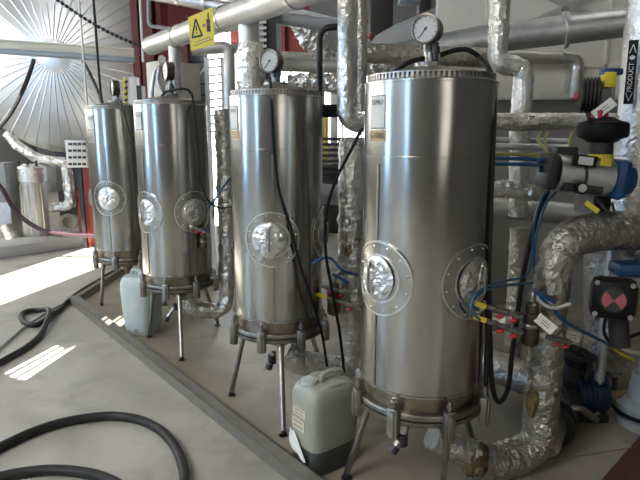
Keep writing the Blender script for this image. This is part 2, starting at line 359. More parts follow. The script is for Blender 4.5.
# ------------------------------------------------------------------ the four tanks
R, Z0, ZT, ZB, ZM = .261, .560, 1.792, 1.51, 1.032
def tank(cx, cy, label, man, lab, legs, code, gauge, mid_px=None, seam=0):
    root = thing('insulated_tank', (cx,cy,0), label, 'tank')
    c = Vector((cx,cy,0)); D = math.hypot(cx,cy); tc = Vector((-cx,-cy,0))/D; rt = Vector((cy,-cx,0))/D
    def dv(a): a = math.radians(a); return tc*math.cos(a)+rt*math.sin(a)
    def W(a0, s, t, off): return c+dv(a0+math.degrees(s/R))*(R+off)+Vector((0,0,t))
    # jacket: sheet cylinder with faint dents
    rings = []; nz = 40
    for i in range(nz+1):
        z = Z0+(ZT-Z0)*i/nz; ring = []
        for k in range(96):
            a = 2*pi*k/96; d = Vector((math.cos(a), math.sin(a), 0)); q = d*1.6+Vector((cx*3, cy*3, z*1.3))
            e = .0022*noise.noise(q)+.0009*noise.noise(q*3) if 0 < i < nz else 0
            ring.append(c+d*(R+e)+Vector((0,0,z)))
        rings.append(ring)
    j = MB().ring_loft(rings).build('jacket', 'jacket', root)
    for z, h in ((ZB,.010), (ZT-.005,.010), (Z0+.006,.012)):
        MB().lathe([(R-.002,z-h/2),(R+.0035,z-h/3),(R+.0035,z+h/3),(R-.002,z+h/2)], c, seg=96, cap=False).build('bead_band', 'jacket', j)
    # vertical lap seam with rivets
    for z0, z1 in ((Z0+.015, ZM-.152), (ZM+.152, ZB-.03)):
        n = 6; sm = MB()
        sm.ring_loft([[W(man[0][0]+seam, s, z, o) for s, o in ((-.005,.0005),(-.005,.003),(.005,.003),(.005,.0005))] for z in [z0+(z1-z0)*k/n for k in range(n+1)]])
        z = z0+.04
        while z < z1: sm.ball(W(man[0][0]+seam, 0, z, .003), .004, seg=8); z += .085
        sm.build('lap_seam', 'steel', j)
    # lid: serrated collar, shallow cone
    col = MB()
    col.lathe([(R-.03,ZT-.002),(R-.012,ZT),(R-.012,ZT+.006),(R-.03,ZT+.006)], c, seg=72, cap=False)
    n = 84
    MB().lathe([(R-.020,ZT),(R-.020,ZT+.026),(R-.026,ZT+.028)], c, seg=72, cap=False).build('dark_gap_ring', 'dgrey', root)  # dark ring added behind the teeth, paints the shade in the slots
    for k in range(n):
        a = 2*pi*k/n; d = Vector((math.cos(a), math.sin(a), 0))
        col.obox(c+d*(R-.013)+Vector((0,0,ZT+.013)), d, (.006,.010,.026))
    col.lathe([(R-.022,ZT+.024),(R-.009,ZT+.024),(R-.009,ZT+.029),(R-.022,ZT+.029)], c, seg=72, cap=False)
    col.build('serrated_collar', 'lid', root)
    MB().lathe([(R-.004,ZT-.004),(R-.022,ZT+.024),(R*.6,ZT+.046),(R*.28,ZT+.062),(.05,ZT+.07)], c, seg=64).build('lid', 'lid', root)
    # vessel bottom
    MB().lathe([(R-.02,Z0+.01),(R-.018,Z0-.070),(R+.002,Z0-.071)], c, seg=64, cap=False).build('vessel_wall', 'dirty', root)
    fl = MB().lathe([(R-.03,Z0-0.064),(R+.014,Z0-0.064),(R+.018,Z0-0.070),(R+.018,Z0-0.086),(R+.006,Z0-0.090),(R+.018,Z0-0.094),(R+.018,Z0-0.110),(R+.012,Z0-0.116),(R-.03,Z0-0.116)], c, seg=72)
    fl.build('flange', 'flange', root)
    MB().lathe([(R-.02,Z0-.115),(R-.05,Z0-.14),(.13,Z0-.17),(.05,Z0-.185),(.05,Z0-.215)], c, seg=48).build('dished_bottom', 'dirty', root)
    # clamps round the flange
    for k in range(8):
        d = dv(-20+45*k); s_ = Vector((-d.y,d.x,0)); p = c+d*(R+.026)+Vector((0,0,Z0-.102))
        cl = MB().obox(p, d, (.036,.050,.128), bev=.011)
        cl.obox(p+d*.014+Vector((0,0,-.006)), d, (.024,.026,.112), bev=.007)
        cl = cl.build('clamp', 'steel', root)
        b = MB().cyl(p+Vector((0,0,.06)), p+Vector((0,0,.105)), .008, seg=10)
        b.cyl(p+Vector((0,0,.075)), p+Vector((0,0,.09)), .014, seg=6); b.build('bolt', 'steel', cl)
    # legs
    for a, foot in legs:
        ft = foot if foot is not None else c+dv(a)*(R+.10)+Vector((0,0,.008)); d = Vector((ft.x-cx, ft.y-cy, 0)).normalized(); top = c+d*(R*.76)+Vector((0,0,Z0-.09))
        v = (ft-top).normalized()
        lg = MB().cyl(top, ft+Vector((0,0,.03))-v*.0, .0155, seg=14)
        lg.cyl(top+v*.02, top+v*.10, .021, seg=14)
        lg = lg.build('leg', 'steel', root)
        MB().cyl(ft+Vector((0,0,.035)), ft+Vector((0,0,.008)), .008, seg=8).cyl(ft+Vector((0,0,.03)), ft+Vector((0,0,.018)), .014, seg=6).cyl(ft+Vector((0,0,.006)), ft+Vector((0,0,-.002)), .026, .028, seg=16).build('foot', 'dgrey', lg)
    # inspection ports: ring plate, foil wad, handle
    for i, (a, fo, ho) in enumerate(man):
        def ringp(r0, r1, o0, o1, nn=56):
            rr = []
            for r_, o_ in ((r0,o0),(r0,o1),(r1,o1),(r1,o0)):
                rr.append([W(a, r_*math.cos(2*pi*k/nn), ZM+r_*math.sin(2*pi*k/nn), o_) for k in range(nn)])
            return rr
        port = MB().ring_loft(ringp(.095,.15,.001,.006), cap=False).build('inspection_port', 'jacket', root)
        rim = MB().ring_loft(ringp(.145,.152,.002,.009), cap=False).ring_loft(ringp(.093,.099,.002,.010), cap=False)
        for k in range(12):
            t = 2*pi*k/12+.2; rim.ball(W(a, .132*math.cos(t), ZM+.132*math.sin(t), .006), .0045, seg=8)
        rim.build('port_rim', 'edge', port)
        fw = MB(); rr = []
        for q in range(8):
            r_ = .092*q/7+.0005
            rr.append([W(a, (r_*math.cos(2*pi*k/26)-fo), ZM+r_*math.sin(2*pi*k/26)*1.02, .007+(.010*(1-(q/7)**3)+random.uniform(-.004,.006))*(q < 7)) for k in range(26)])
        fw.ring_loft(rr).build('foil_cover', 'foil', port)
        MB().tube(spline([W(a, -ho, ZM-.062, .012), W(a, -ho, ZM-.052, .03), W(a, -ho, ZM, .032), W(a, -ho, ZM+.052, .03), W(a, -ho, ZM+.062, .012)], 5), .0055, 8).build('handle', 'steel', port)
        mb = MB(); nn = 24
        mb.ring_loft([[W(a, -ho+w*.5*math.cos(2*pi*k/nn)*1.0, ZM+w*2.1*math.sin(2*pi*k/nn), o) for k in range(nn)] for w, o in ((.036,.018),(.036,.023),(.028,.023),(.028,.018))], cap=False)
        mb.build('handle_surround', 'edge', port)
    # labels
    def curved(a, z, w, h, off, nn=8):
        rr = []
        for k in range(nn+1):
            s = (k/nn-.5)*w
            rr.append([W(a,s,z-h/2,.0004), W(a,s,z+h/2,.0004), W(a,s,z+h/2,off), W(a,s,z-h/2,off)])
        return MB().ring_loft(rr)
    a = lab
    fr = curved(a, 1.677, .088, .124, .0018).build('label_plate', 'inkgrey', root)
    curved(a, 1.677, .080, .116, .0024).build('label_face', 'labelw', fr)
    text_mesh('SSMU', .027, (0,0,0), (1,0,0), (0,0,1), 'ink', fr, wrap=lambda x, y: W(a, x, 1.712+y, .0050))
    if code:
        fr = curved(a, 1.588, .096, .042, .0018).build('code_label', 'tan', root)
        if code.strip(): text_mesh(code, .031, (0,0,0), (1,0,0), (0,0,1), 'ink', fr, wrap=lambda x, y: W(a, x, 1.588+y, .0045))
    # fittings and pressure gauge on the lid
    top = c+Vector((0,0,ZT+.066))
    nz_ = MB().cyl(top-Vector((0,0,.01)), top+Vector((0,0,.012)), .066, .068, seg=28)
    nz_.cyl(top+Vector((0,0,.01)), top+Vector((0,0,.04)), .024, seg=18)
    for k in range(6):
        d = dv(60*k); nz_.cyl(top+d*.055, top+d*.055+Vector((0,0,.026)), .007, seg=6)
    nz_.build('top_nozzle', 'steel', root)
    gc, gd, gr = gauge; gd = Vector(gd).normalized()
    gb = MB().lathe([(.02,-.055),(gr*.9,-.05),(gr,-.045),(gr,.0),(gr*1.06,.002),(gr*1.06,.012),(gr*.93,.014),(gr*.93,.004)], gc, gd, 36)
    g = gb.build('pressure_gauge', 'gauge', root)
    MB().lathe([(gr*.93,.002),(gr*.93,.006)], gc, gd, 36).build('dial_face', 'clear', g)
    x = Vector((0,0,1)).cross(gd).normalized(); y = gd.cross(x)
    tk = MB()
    for k in range(11):
        t = math.radians(225-27*k); dd = x*math.cos(t)+y*math.sin(t); tk.obox(gc+dd*gr*.78+gd*.0065, dd, (gr*.14, gr*.04, .001), up=gd)
    tk.build('dial_marks', 'ink', g)
    dd = (x*-.62+y*-.75); MB().obox(gc+dd*gr*.3+gd*.0075, dd, (gr*.95, gr*.06, .0015), up=gd).cyl(gc+gd*.006, gc+gd*.010, gr*.09, seg=10).build('needle', 'ink', g)
    st = MB(); b0 = gc-gd*.028
    st.tube(fillet([b0-Vector((0,0,gr*.8)), Vector((b0.x,b0.y,(b0.z-gr+top.z+.06)/2)), Vector((top.x,top.y,top.z+.10)) , top+Vector((0,0,.04))], .03), .012, 10)
    st.cyl(b0-Vector((0,0,gr*.9)), b0-Vector((0,0,gr*.9+.03)), .018, seg=6)
    st.build('gauge_stem', 'steel', root)
    for a_, m_ in ((25,'bluetube'), (200,'steel')):
        d = dv(a_); v = MB().cyl(top+d*.04, top+d*.04+Vector((0,0,.085)), .010, seg=10); v.cyl(top+d*.04+Vector((0,0,.045)), top+d*.04+Vector((0,0,.07)), .016, seg=8); v.build('lid_valve', 'dgrey' if m_ != 'steel' else m_, root)
    return root, dv, W, top
T1 = (.441,2.313); T3 = (-.247,3.211); T2 = (-1.094,4.199); T4 = (-1.808,5.094)
def gp(px, py, Y): return P(px, py, Y)
t1, dv1, W1, top1 = tank(*T1, 'nearest and largest-looking polished steel tank, coded S-1080, at the front of the row', [(-41,.02,.03),(48,-.012,-.025)], -47.5,
     [(-128, G(347,479)+Vector((0,0,.004))), (0, G(441,508)), (125, None)], 'S-1080', (gp(426,29,2.27), (-.52,-.85,.0), .054), seam=-4)
t3, dv3, W3, top3 = tank(*T3, 'polished steel tank standing just behind the plastic jerrycan, second from the front', [(-7,.018,.01),(80,0,0)], -60,
     [(-150, G(232,396)), (0, G(283.5,436)), (125, None)], ' ', (gp(270,61,3.17), (-.50,-.86,.0), .060), seam=2)
t2, dv2, W2, top2 = tank(*T2, 'polished steel tank below the yellow warning sign, third from the front', [(-53,-.01,.01),(31,0,-.2)], -59,
     [(-150, G(150,338)), (0, G(182,361)), (125, None)], None, (gp(166,71,4.15), (-.84,-.54,.0), .066))
t4, dv4, W4, top4 = tank(*T4, 'farthest polished steel tank, at the left end of the row near the silo end', [(-27,0,.2),(80,0,0)], -55,
     [(-60, G(102,306)), (60, None), (180, None)], None, (gp(113,88,5.05), (-.84,-.54,.0), .066))
# ------------------------------------------------------------------ jerrycans
def superring(c, ax, ay, w, d, z, e=5.0, n=48):
    out = []
    for k in range(n):
        t = 2*pi*k/n; cs, sn = math.cos(t), math.sin(t)
        x = abs(cs)**(2/e)*(1 if cs >= 0 else -1)*w/2; y = abs(sn)**(2/e)*(1 if sn >= 0 else -1)*d/2
        out.append(c+ax*x+ay*y+Vector((0,0,z)))
    return out
f0, fl_, fr_ = G(316,482), G(289,463), G(356,463)
ay = (fr_-f0).normalized(); ax = Vector((-ay.y, ay.x, 0)); ax = ax if ax.dot(fl_-f0) > 0 else -ax
wj, dj = .22, .285
jc = f0+ax*(wj/2+.004)+ay*(dj/2-.002)
jt = thing('jerrycan', jc, 'translucent plastic jerrycan part filled with dark liquid, on the floor behind the kerb', 'jerrycan')
HJ = .425
lev = [(0,.90),(.008,.96),(.03,1),(.12,1.0),(.25,1.0),(HJ-.07,1),(HJ-.045,.975),(HJ-.02,.90),(HJ-.004,.80),(HJ,.70)]
MB().ring_loft([superring(jc,ax,ay,wj*s,dj*s,z+.004) for z, s in lev]).build('body', 'plastic', jt)
MB().ring_loft([superring(jc,ax,ay,wj*s+.0016,dj*s+.0016,z+.0035) for z, s in ((0,.90),(.008,.96),(.03,1),(.12,1),(.126,.995))]).build('liquid', 'liquid', jt)
nk = jc-ay*dj*.27+ax*wj*.10+Vector((0,0,HJ-.006))
MB().lathe([(.040,-.012),(.036,.008),(.034,.010)], nk, seg=28).build('neck', 'plastic', jt)
MB().lathe([(.036,.006),(.039,.009),(.039,.026),(.036,.029)], nk, seg=28).lathe([(.028,.029),(.028,.032),(.010,.032)], nk, seg=24).build('cap', 'plastic2', jt)
h0 = jc-ay*dj*.10+Vector((0,0,HJ-.01)); h1 = jc+ay*dj*.36+Vector((0,0,HJ-.02))
MB().tube(spline([h0, h0+Vector((0,0,.035))+ay*.01, h0+Vector((0,0,.048))+ay*.04, h1+Vector((0,0,.055))-ay*.03, h1+Vector((0,0,.035)), h1], 6), .014, 12).build('handle', 'plastic', jt)
sp1 = MB()
for s in (-1,1): sp1.tube(spline([jc+ax*s*wj*.32-ay*dj*.32+Vector((0,0,HJ-.02)), jc+ax*s*wj*.31+Vector((0,0,HJ-.004)), jc+ax*s*wj*.32+ay*dj*.32+Vector((0,0,HJ-.02))],5), .022, 10)
sp1.build('shoulder_rib', 'plastic', jt)
# the label side faces left, along the +ax end
def jl2(s, z, w, h, m, name, lines=2):
    face = jc-ay*(dj/2+.001)+ax*s+Vector((0,0,z))
    o = MB().obox(face, ax, (w,.003,h)).build(name, m, jt)
    mk = MB()
    for k in range(lines): mk.obox(face-ay*.002+Vector((0,0,h*(.25-.45*k))), ax, (w*.7,.001,h*.09))
    mk.build('printed_lines', 'inkgrey', o)
jl2(.012,.300,.10,.038,'tanl','upper_label'); jl2(.022,.235,.10,.055,'tanl','lower_label')
tl = MB(); rr = []
for k in range(9):
    t = k/8; rr.append([jc-ay*(dj/2+.004+.02*math.sin(t*3)*(1-v)+.02*t*v)+ax*(.085-.045*t-v*(.03+.08*t))+Vector((0,0,.19-.11*t+.01*math.sin(v*7))) for v in (0,.25,.5,.75,1)])
tl.ring_loft(rr, closed=False, cap=False)
o = tl.build('torn_label', 'paper', jt); md = o.modifiers.new('s', 'SOLIDIFY'); md.thickness = .001
c0 = G(139,340); c0 = Vector((c0.x-.02, c0.y+.19, 0))
bt = thing('plastic_drum', c0, 'cloudy bluish plastic container standing under the farthest tanks', 'container')
ax2 = Vector((.95,-.3,0)).normalized(); ay2 = Vector((.3,.95,0)).normalized()
MB().ring_loft([superring(c0,ax2,ay2,.275*s,.275*s,z*1.13+.004,3.0) for z, s in ((0,.80),(.01,.86),(.05,.92),(.18,1.0),(.30,1.04),(.37,1.03),(.40,.96),(.42,.8))]).build('body', 'plastic2', bt)
MB().lathe([(.05,.46),(.045,.51),(.03,.515)], c0+ax2*.05, seg=24).build('cap', 'plastic2', bt)
MB().tube(spline([c0-ax2*.09+Vector((0,0,.46)), c0-ax2*.07+Vector((0,0,.51)), c0-ax2*.01+Vector((0,0,.51)), c0+Vector((0,0,.46))],6), .012, 10).build('handle', 'plastic2', bt)
MB().torus(c0+Vector((-.02,-.128,.05)), (.2,1,-.1), .014, .003, 20, 6).build('moulded_mark', 'inkgrey', bt)
# ------------------------------------------------------------------ floor hoses
hz = .026
outer = [(-60,475),(-25,458),(0,447),(30,433),(60,423),(90,417.5),(115,416),(140,420),(160,430),(174,445),(182,463),(184,482),(172,512),(130,540),(40,548),(-40,530),(-70,505),(-45,487),(0,477),(20,473),(50,470),(80,472),(105,478),(122,489),(120,510)]
tag(MB().tube(spline([G(x,y,hz) for x,y in outer], 8), hz-.001, 14).build('water_hose', 'rubber'), 'thick black rubber hose coiled on the floor in the bottom left foreground', 'hose')
mid = [(146,254),(118,269),(98,281),(82,291),(69,301),(60,309),(49,317),(36,325),(24,322),(21,315),(28,311),(40,310),(49,314),(48,323),(40,335),(25,348),(0,362),(-40,384)]
pm = [G(x,y,.024) for x,y in mid]
for k in (12,13): pm[k].z = .062
for k in (3,4): pm[k].z = .03
tag(MB().tube(spline(pm, 8), .022, 12).build('water_hose', 'rubber'), 'black hose with one small loop lying at the far corner of the kerb', 'hose')
cable('floor_cable', 'thin grey cable lying on the floor past the small hose loop', [G(x,y,.012) for x,y in ((74,298),(60,305),(44,314),(22,329),(0,348),(-30,372))], .009, 'greypaint')
# ------------------------------------------------------------------ header pipe over the tanks
HZ = 2.25; hd = (Vector((.044,2.6,0))-Vector((-1.391,4.8,0))).normalized()
hA = Vector((-1.46,4.9,HZ+.04)); hA = hA+hd*.16; hB = hA+hd*4.1; hB.z = HZ-.03
ht = thing('header_pipe', hA, 'long silver header pipe sloping across above the tanks, behind the yellow sign', 'pipe')
mb = MB(); mb.tube(resample([hA, hB], .05), .072, 24, amp=.0015); mb.build('main_pipe', 'sheet', ht)
MB().ball(hA, .073, amp=.03).build('end_cap', 'foil', ht)
for px, Y, r, py in ((177,4.32,.045,95), (250,3.34,.058,85)):
    top = P(px,25,Y); bot = P(px,py,Y); top.x = bot.x; top.z = HZ
    MB().tube(resample([top,bot], .03), r, 20, amp=.003).build('drop_pipe', 'sheet', ht)
q = P(251,68,3.34)
MB().tube(resample([q+Vector((0,0,.14)), q-Vector((0,0,.13))], .02), lambda t: .062+.028*math.sin(pi*t)**.7, 20, amp=.01, fr=10).build('foil_wrap', 'foil', ht)
for f in (.16,.36,.56,.72):
    p = hA+(hB-hA)*f; MB().lathe([(.07,-.012),(.077,-.012),(.077,.012),(.07,.012)], p, hB-hA, 24, cap=False).build('clamp_band', 'edge', ht)
# yellow warning sign hung in front of header
sY = 3.45
q = [P(188,17.5,sY), P(212.5,7,sY-.05), P(214.5,44,sY-.05), P(191,51,sY)]
st = thing('warning_sign', q[3], 'yellow warning sign with black triangle hanging in front of the header pipe', 'sign')
nrm = (q[1]-q[0]).cross(q[3]-q[0]).normalized(); nrm = nrm if nrm.y < 0 else -nrm
MB().poly(q, -nrm*.006).build('sign_panel', 'yellow', st)
def S(u, v, e=.001): return (q[0]*(1-u)+q[1]*u)*(1-v)+(q[3]*(1-u)+q[2]*u)*v+nrm*e
def strip(mb, a, b, w):
    a = S(*a); b = S(*b); mb.obox((a+b)/2, b-a, ((b-a).length, w, .0015), up=nrm)
tr = MB()
for a, b in (((.30,.13),(.10,.63)), ((.30,.13),(.52,.66)), ((.10,.63),(.52,.66))): strip(tr, a, b, .010)
strip(tr, (.30,.33),(.30,.47),.008); strip(tr, (.30,.51),(.30,.54),.008)
tr.build('warning_triangle', 'ink', st)
bo = MB(); strip(bo, (.80,.28),(.80,.62),.024); strip(bo, (.81,.10),(.81,.28),.008); bo.build('bottle_symbol', 'ink', st)
pk = MB(); strip(pk, (.80,.36),(.80,.46),.026); strip(pk, (.62,.36),(.62,.44),.018); pk.build('pink_symbol', 'pink', st)
li = MB(); strip(li, (.22,.79),(.84,.77),.004); strip(li, (.12,.88),(.92,.84),.004); strip(li,(.16,.60),(.46,.62),.004); li.build('small_print', 'inkgrey', st)
# ------------------------------------------------------------------ near right: foil riser of the front tank
ry = 2.46; rb = P(539,440,ry); rx = rb.x; rz = P(570,230,2.52).z
rt_ = thing('foil_riser', (rx,ry,0), 'thick foil wrapped pipe rising from the floor beside the front tank to a large elbow', 'pipe')
MB_ = MB(); foil_tube(MB_, [Vector((rx,ry,.14)), Vector((rx,ry,rz-.02)), P(626,229,2.62), P(800,244,3.0)], lambda t: .077+.016*math.exp(-((t-.52)/.13)**2), .20, .007, .016, 34); MB_.build('riser', 'foild', rt_)
MB_ = MB(); foil_tube(MB_, [Vector((rx,ry,.40)), Vector((rx,ry,.115)), P(500,463,2.39), P(478,459,2.35)], .080, .09, .010, .015, 32); MB_.build('bottom_elbow', 'foild', rt_)
MB_ = MB(); foil_tube(MB_, [P(482,461,2.36), P(474,457,2.35), P(469,454,2.34)], .072, .05, .03, .012, 30); MB_.build('torn_wool', 'wool', rt_)
MB_ = MB(); foil_tube(MB_, [P(474,452,2.35), P(455,447,2.32), P(432,436,2.30)], .058, .05, .010, .012, 26); MB_.build('foil_wrap', 'foil', rt_)
for z in (.22,.55):
    MB().lathe([(.073,-.006),(.083,-.006),(.083,.006),(.073,.006)], (rx,ry,z), seg=36, cap=False).build('seam_band', 'foild', rt_)
MB().ball(Vector((rx-.060,ry-.038,.36)), .05, .5,.7,1.5, amp=.45, seg=24).build('wool_patch', 'wool', rt_)
# outlet pipes of the other tanks
pipe('outlet_pipe', 'foil wrapped outlet pipe between the two front tanks, bending under the tank behind the jerrycan', 'pipe',
     [P(285,352,3.2), P(300,362,3.2), P(352,372,3.36), P(351,200,3.36), P(352,140,3.45)], .078, 'foil', True, .14, .010)
pipe('outlet_pipe', 'foil wrapped outlet pipe bending under the tank below the yellow sign', 'pipe',
     [P(188,297,4.18), P(192,309,4.18), P(226,312,4.25), P(227,235,4.3), P(222,110,4.4)], .062, 'foil', True, .12, .010)
tag(MB().ball(P(350,250,3.315), .05, .8,.6,1.6, amp=.45, seg=24).build('wool_patch', 'wool'), 'yellow rock wool showing through torn foil between the two front tanks', 'insulation')
# drain stubs
def drain(name, label, a, b, c_):
    t = thing(name, a, label, 'valve')
    MB().tube(fillet([a,b,c_], .02), .016, 12).build('pipe', 'steel', t)
    MB().cyl(b+Vector((0,0,.02)), b-Vector((0,0,.03)), .024, seg=10).build('valve_body', 'dgrey', t)
    MB().cyl(c_, c_+(c_-b).normalized()*.03, .021, seg=12).build('outlet', 'dgrey', t)
drain('drain_valve', 'small bent drain pipe under the tank below the yellow sign', P(181,298,4.02), P(176,306,3.98), P(168,317,3.96))
drain('drain_valve', 'pale bent drain spout under the flange of the front tank', P(408,418,2.10), P(402,438,2.07), P(396,446,2.06))
drain('drain_valve', 'short dark drain pipe under the tank behind the jerrycan', P(274,352,3.05), P(272,358,3.05), P(270,364,3.05))
# ------------------------------------------------------------------ valves and actuators on the right
def actuator():
    A, B = P(554,172,2.62), P(607,178,2.62); d = (B-A).normalized(); up = Vector((0,0,1)); up = (up-d*up.dot(d)).normalized(); n = d.cross(up)
    t = thing('valve_actuator', P(592,196,2.66), 'silver pneumatic valve actuator with blue end cap above the large foil elbow', 'actuator')
    MB().obox((A+B)/2, d, ((B-A).length, .15, .155), bev=.035).cyl(A, B, .088, seg=28).build('body', 'galv', t)
    e = MB(); e.obox(B+d*.035, d, (.07,.185,.185), bev=.03); e.cyl(B+d*.05, B+d*.105, .085, .07, seg=28); e = e.build('end_cap', 'blue', t)
    for sx in (-1,1):
        for sz in (-1,1): MB().cyl(B+d*.062+n*sx*.07+up*sz*.07, B+d*.08+n*sx*.07+up*sz*.07, .009, seg=8).build('bolt', 'edge', e)
    MB().cyl(B+d*.10, B+d*.118, .014, seg=8).build('bolt', 'edge', e)
    e = MB(); e.obox(A-d*.03, d, (.05,.17,.165), bev=.02); e.build('rear_cap', 'dgrey', t)
    fr = -n if n.y > 0 else n
    la = P(586,161,2.52); MB().obox(la, d, (.065,.004,.036)).build('white_label', 'labelw', t)
    MB().obox(la+Vector((0,.01,.0)), d, (.11,.012,.05), bev=.004).build('label_block', 'black', t)
    MB().obox(P(606,162,2.535), d, (.05,.006,.036)).build('yellow_label', 'yellow', t)
    r0 = P(577,187,2.56); 
    MB().cyl(P(562,185,2.56), P(601,190,2.56), .024, seg=16).build('regulator', 'dgrey', t)
    k = MB().cyl(r0+Vector((0,0,0)), r0-Vector((0,.055,0)), .027, seg=20).build('regulator_dial', 'black', t)
    MB().cyl(r0-Vector((0,.055,0)), r0-Vector((0,.058,0)), .019, seg=20).build('dial_face', 'clear', k)
    MB().tube(spline([P(586,166,2.54), P(587,175,2.53), P(585,186,2.53)],4), .007, 8).build('bracket_strap', 'dgrey', t)
    s = MB(); s.box(P(584,201,2.66), (.07,.05,.10), bev=.004); s.build('bracket', 'greypaint', t)
    s = MB(); s.box(P(602,204,2.66), (.06,.05,.12), bev=.004); s.build('valve_stem', 'black', t)
    return t
actuator()
def solenoid():
    t = thing('solenoid_valve', P(552,178,2.66), 'black solenoid valve block at the left end of the silver actuator', 'valve')
    MB().box(P(557,166,2.64), (.09,.07,.10), bev=.01).build('block', 'black', t)
    MB().box(P(565,152,2.64), (.10,.07,.05), bev=.01).build('coil', 'dgrey', t)
    MB().cyl(P(547,160,2.63), P(538,161,2.63), .016, seg=10).cyl(P(547,168,2.63), P(538,169,2.63), .016, seg=10).build('tube_fitting', 'blue', t)
    MB().cyl(P(552,184,2.6), P(540,190,2.58), .02, seg=12).build('muffler', 'edge', t)
solenoid()
def handwheel():
    c = P(603,128,2.62); t = thing('indicator_head', c-Vector((0,0,.06)), 'flat black round valve head with red button above the silver actuator', 'valve head')
    MB().lathe([(.06,-.065),(.08,-.05),(.104,-.042),(.110,-.03),(.110,.012),(.102,.025),(.07,.034),(.04,.05)], c, seg=40).build('housing', 'black', t)
    MB().lathe([(.030,.04),(.036,.046),(.036,.078),(.028,.084)], c-Vector((.02,0,0)), seg=24).build('red_button', 'redp', t)
    MB().lathe([(.05,-.12),(.05,-.06)], c, seg=18).build('neck', 'dgrey', t)
    MB().lathe([(.055,-.135),(.055,-.118)], c, seg=18).build('yellow_collar', 'yellow', t)
    return t
handwheel()
def limitbox():
    c = P(590,95,2.72); t = thing('limit_switch_box', c-Vector((0,0,.08)), 'black ribbed switch box standing left of the pipe with arrow band', 'switch box')
    MB().lathe([(.05,-.045),(.072,-.038),(.076,0),(.072,.038),(.05,.045)], c, (1,-.4,0), 24).build('housing', 'black', t)
    rb_ = MB()
    for k in range(-2,3): rb_.lathe([(.07,-.004),(.083,-.004),(.083,.004),(.07,.004)], c+Vector((1,-.4,0)).normalized()*k*.016, (1,-.4,0), 24, cap=False)
    rb_.build('ribs', 'dgrey', t)
    MB().cyl(P(581,97,2.74), P(575,97,2.76), .022, seg=14).build('red_plug', 'red', t)
    MB().cyl(c-Vector((0,0,.07)), P(592,120,2.66), .018, seg=10).build('stem', 'dgrey', t)
limitbox()
def smallbox():
    c = P(608,80,2.74); t = thing('terminal_box', c-Vector((0,0,.05)), 'small yellow and blue box mounted beside the black ribbed switch box', 'box')
    MB().box(c, (.055,.05,.07), bev=.005).build('yellow_body', 'yellow', t)
    MB().box(P(611,72,2.75), (.09,.06,.03), bev=.006).build('blue_cover', 'blue', t)
    MB().box(P(612,92,2.76), (.02,.02,.12)).build('bracket', 'steel', t)
    MB().box(P(604,95,2.76), (.05,.02,.07), bev=.003).build('grey_plate', 'greypaint', t)
smallbox()
def paper_tag(label, a, b, w, Y):
    A, B = P(*a, Y), P(*b, Y-.03); d = (B-A).normalized(); n = Vector((-.2,-1,.25)).normalized()
    t = MB().obox((A+B)/2, d, ((B-A).length, w, .002), up=n).build('paper_tag', 'paper'); tag(t, label, 'tag')
    mk = MB(); s_ = n.cross(d).normalized(); n2 = d.cross(s_); n2 = n2 if n2.y < 0 else -n2
    for k in (-.12,.12): mk.obox((A+B)/2+s_*w*k+n2*.0014, d, ((B-A).length*.45, w*.07, .0008), up=n)
    mk.build('handwriting', 'inkgrey', t)
paper_tag('white paper tag hanging below the black ribbed switch box', (594,116), (614,101), .045, 2.60)
paper_tag('white paper tag tied beside the grey filter pot', (537,317), (554,331), .045, 2.29)
paper_tag('white paper tag hanging low behind the black indicator box with red quadrants', (566,335), (580,338), .05, 2.6)
def indicator():
    c = P(613,298,2.42); n = Vector((-.42,-.9,.12)).normalized(); t = thing('position_indicator', c-Vector((0,0,.1)), 'black square box with faded red quadrants on its face, low at the right edge', 'indicator box')
    x = n.cross(Vector((0,0,1))).normalized(); 
    MB().obox(c, x, (.19,.12,.185), bev=.035).build('housing', 'black', t)
    fr = c+n*.06
    for v in (n,):
        dome = MB().lathe([(.058,0),(.058,.01),(.05,.018)], fr, n, 32).build('window_dome', 'dgrey', t)
    y = x.cross(n); y = y if y.z > 0 else -y; q1 = MB()
    for s in (-1,1):
        pts = [fr+n*.019]+[fr+n*.019+(x*math.cos(a)*s+y*math.sin(a))*.048 for a in [math.radians(-48+96*k/8) for k in range(9)]]
        q1.poly(pts, n*.0015)
    q1.build('red_quadrants', 'pink', dome)
    for sx in (-1,1):
        for sy in (-1,1): MB().cyl(c+x*sx*.07+y*sy*.07+n*.055, c+x*sx*.07+y*sy*.07+n*.066, .011, seg=10).build('screw', 'edge', t)
    MB().cyl(P(636,300,2.46), P(655,302,2.46), .06, seg=20).build('side_flange', 'tan', t)
    MB().cyl(P(618,318,2.47), P(620,345,2.47), .045, seg=18).build('mount', 'dgrey', t)
    return t
indicator()
def blueact():
    t = thing('valve_actuator', P(634,275,2.62), 'blue topped grey actuator above the black indicator box at the right edge', 'actuator')
    MB().box(P(638,268,2.62), (.24,.12,.06), bev=.015).build('cover', 'blue', t)
    MB().box(P(638,280,2.64), (.24,.11,.06), bev=.01).build('body', 'greypaint', t)
blueact()
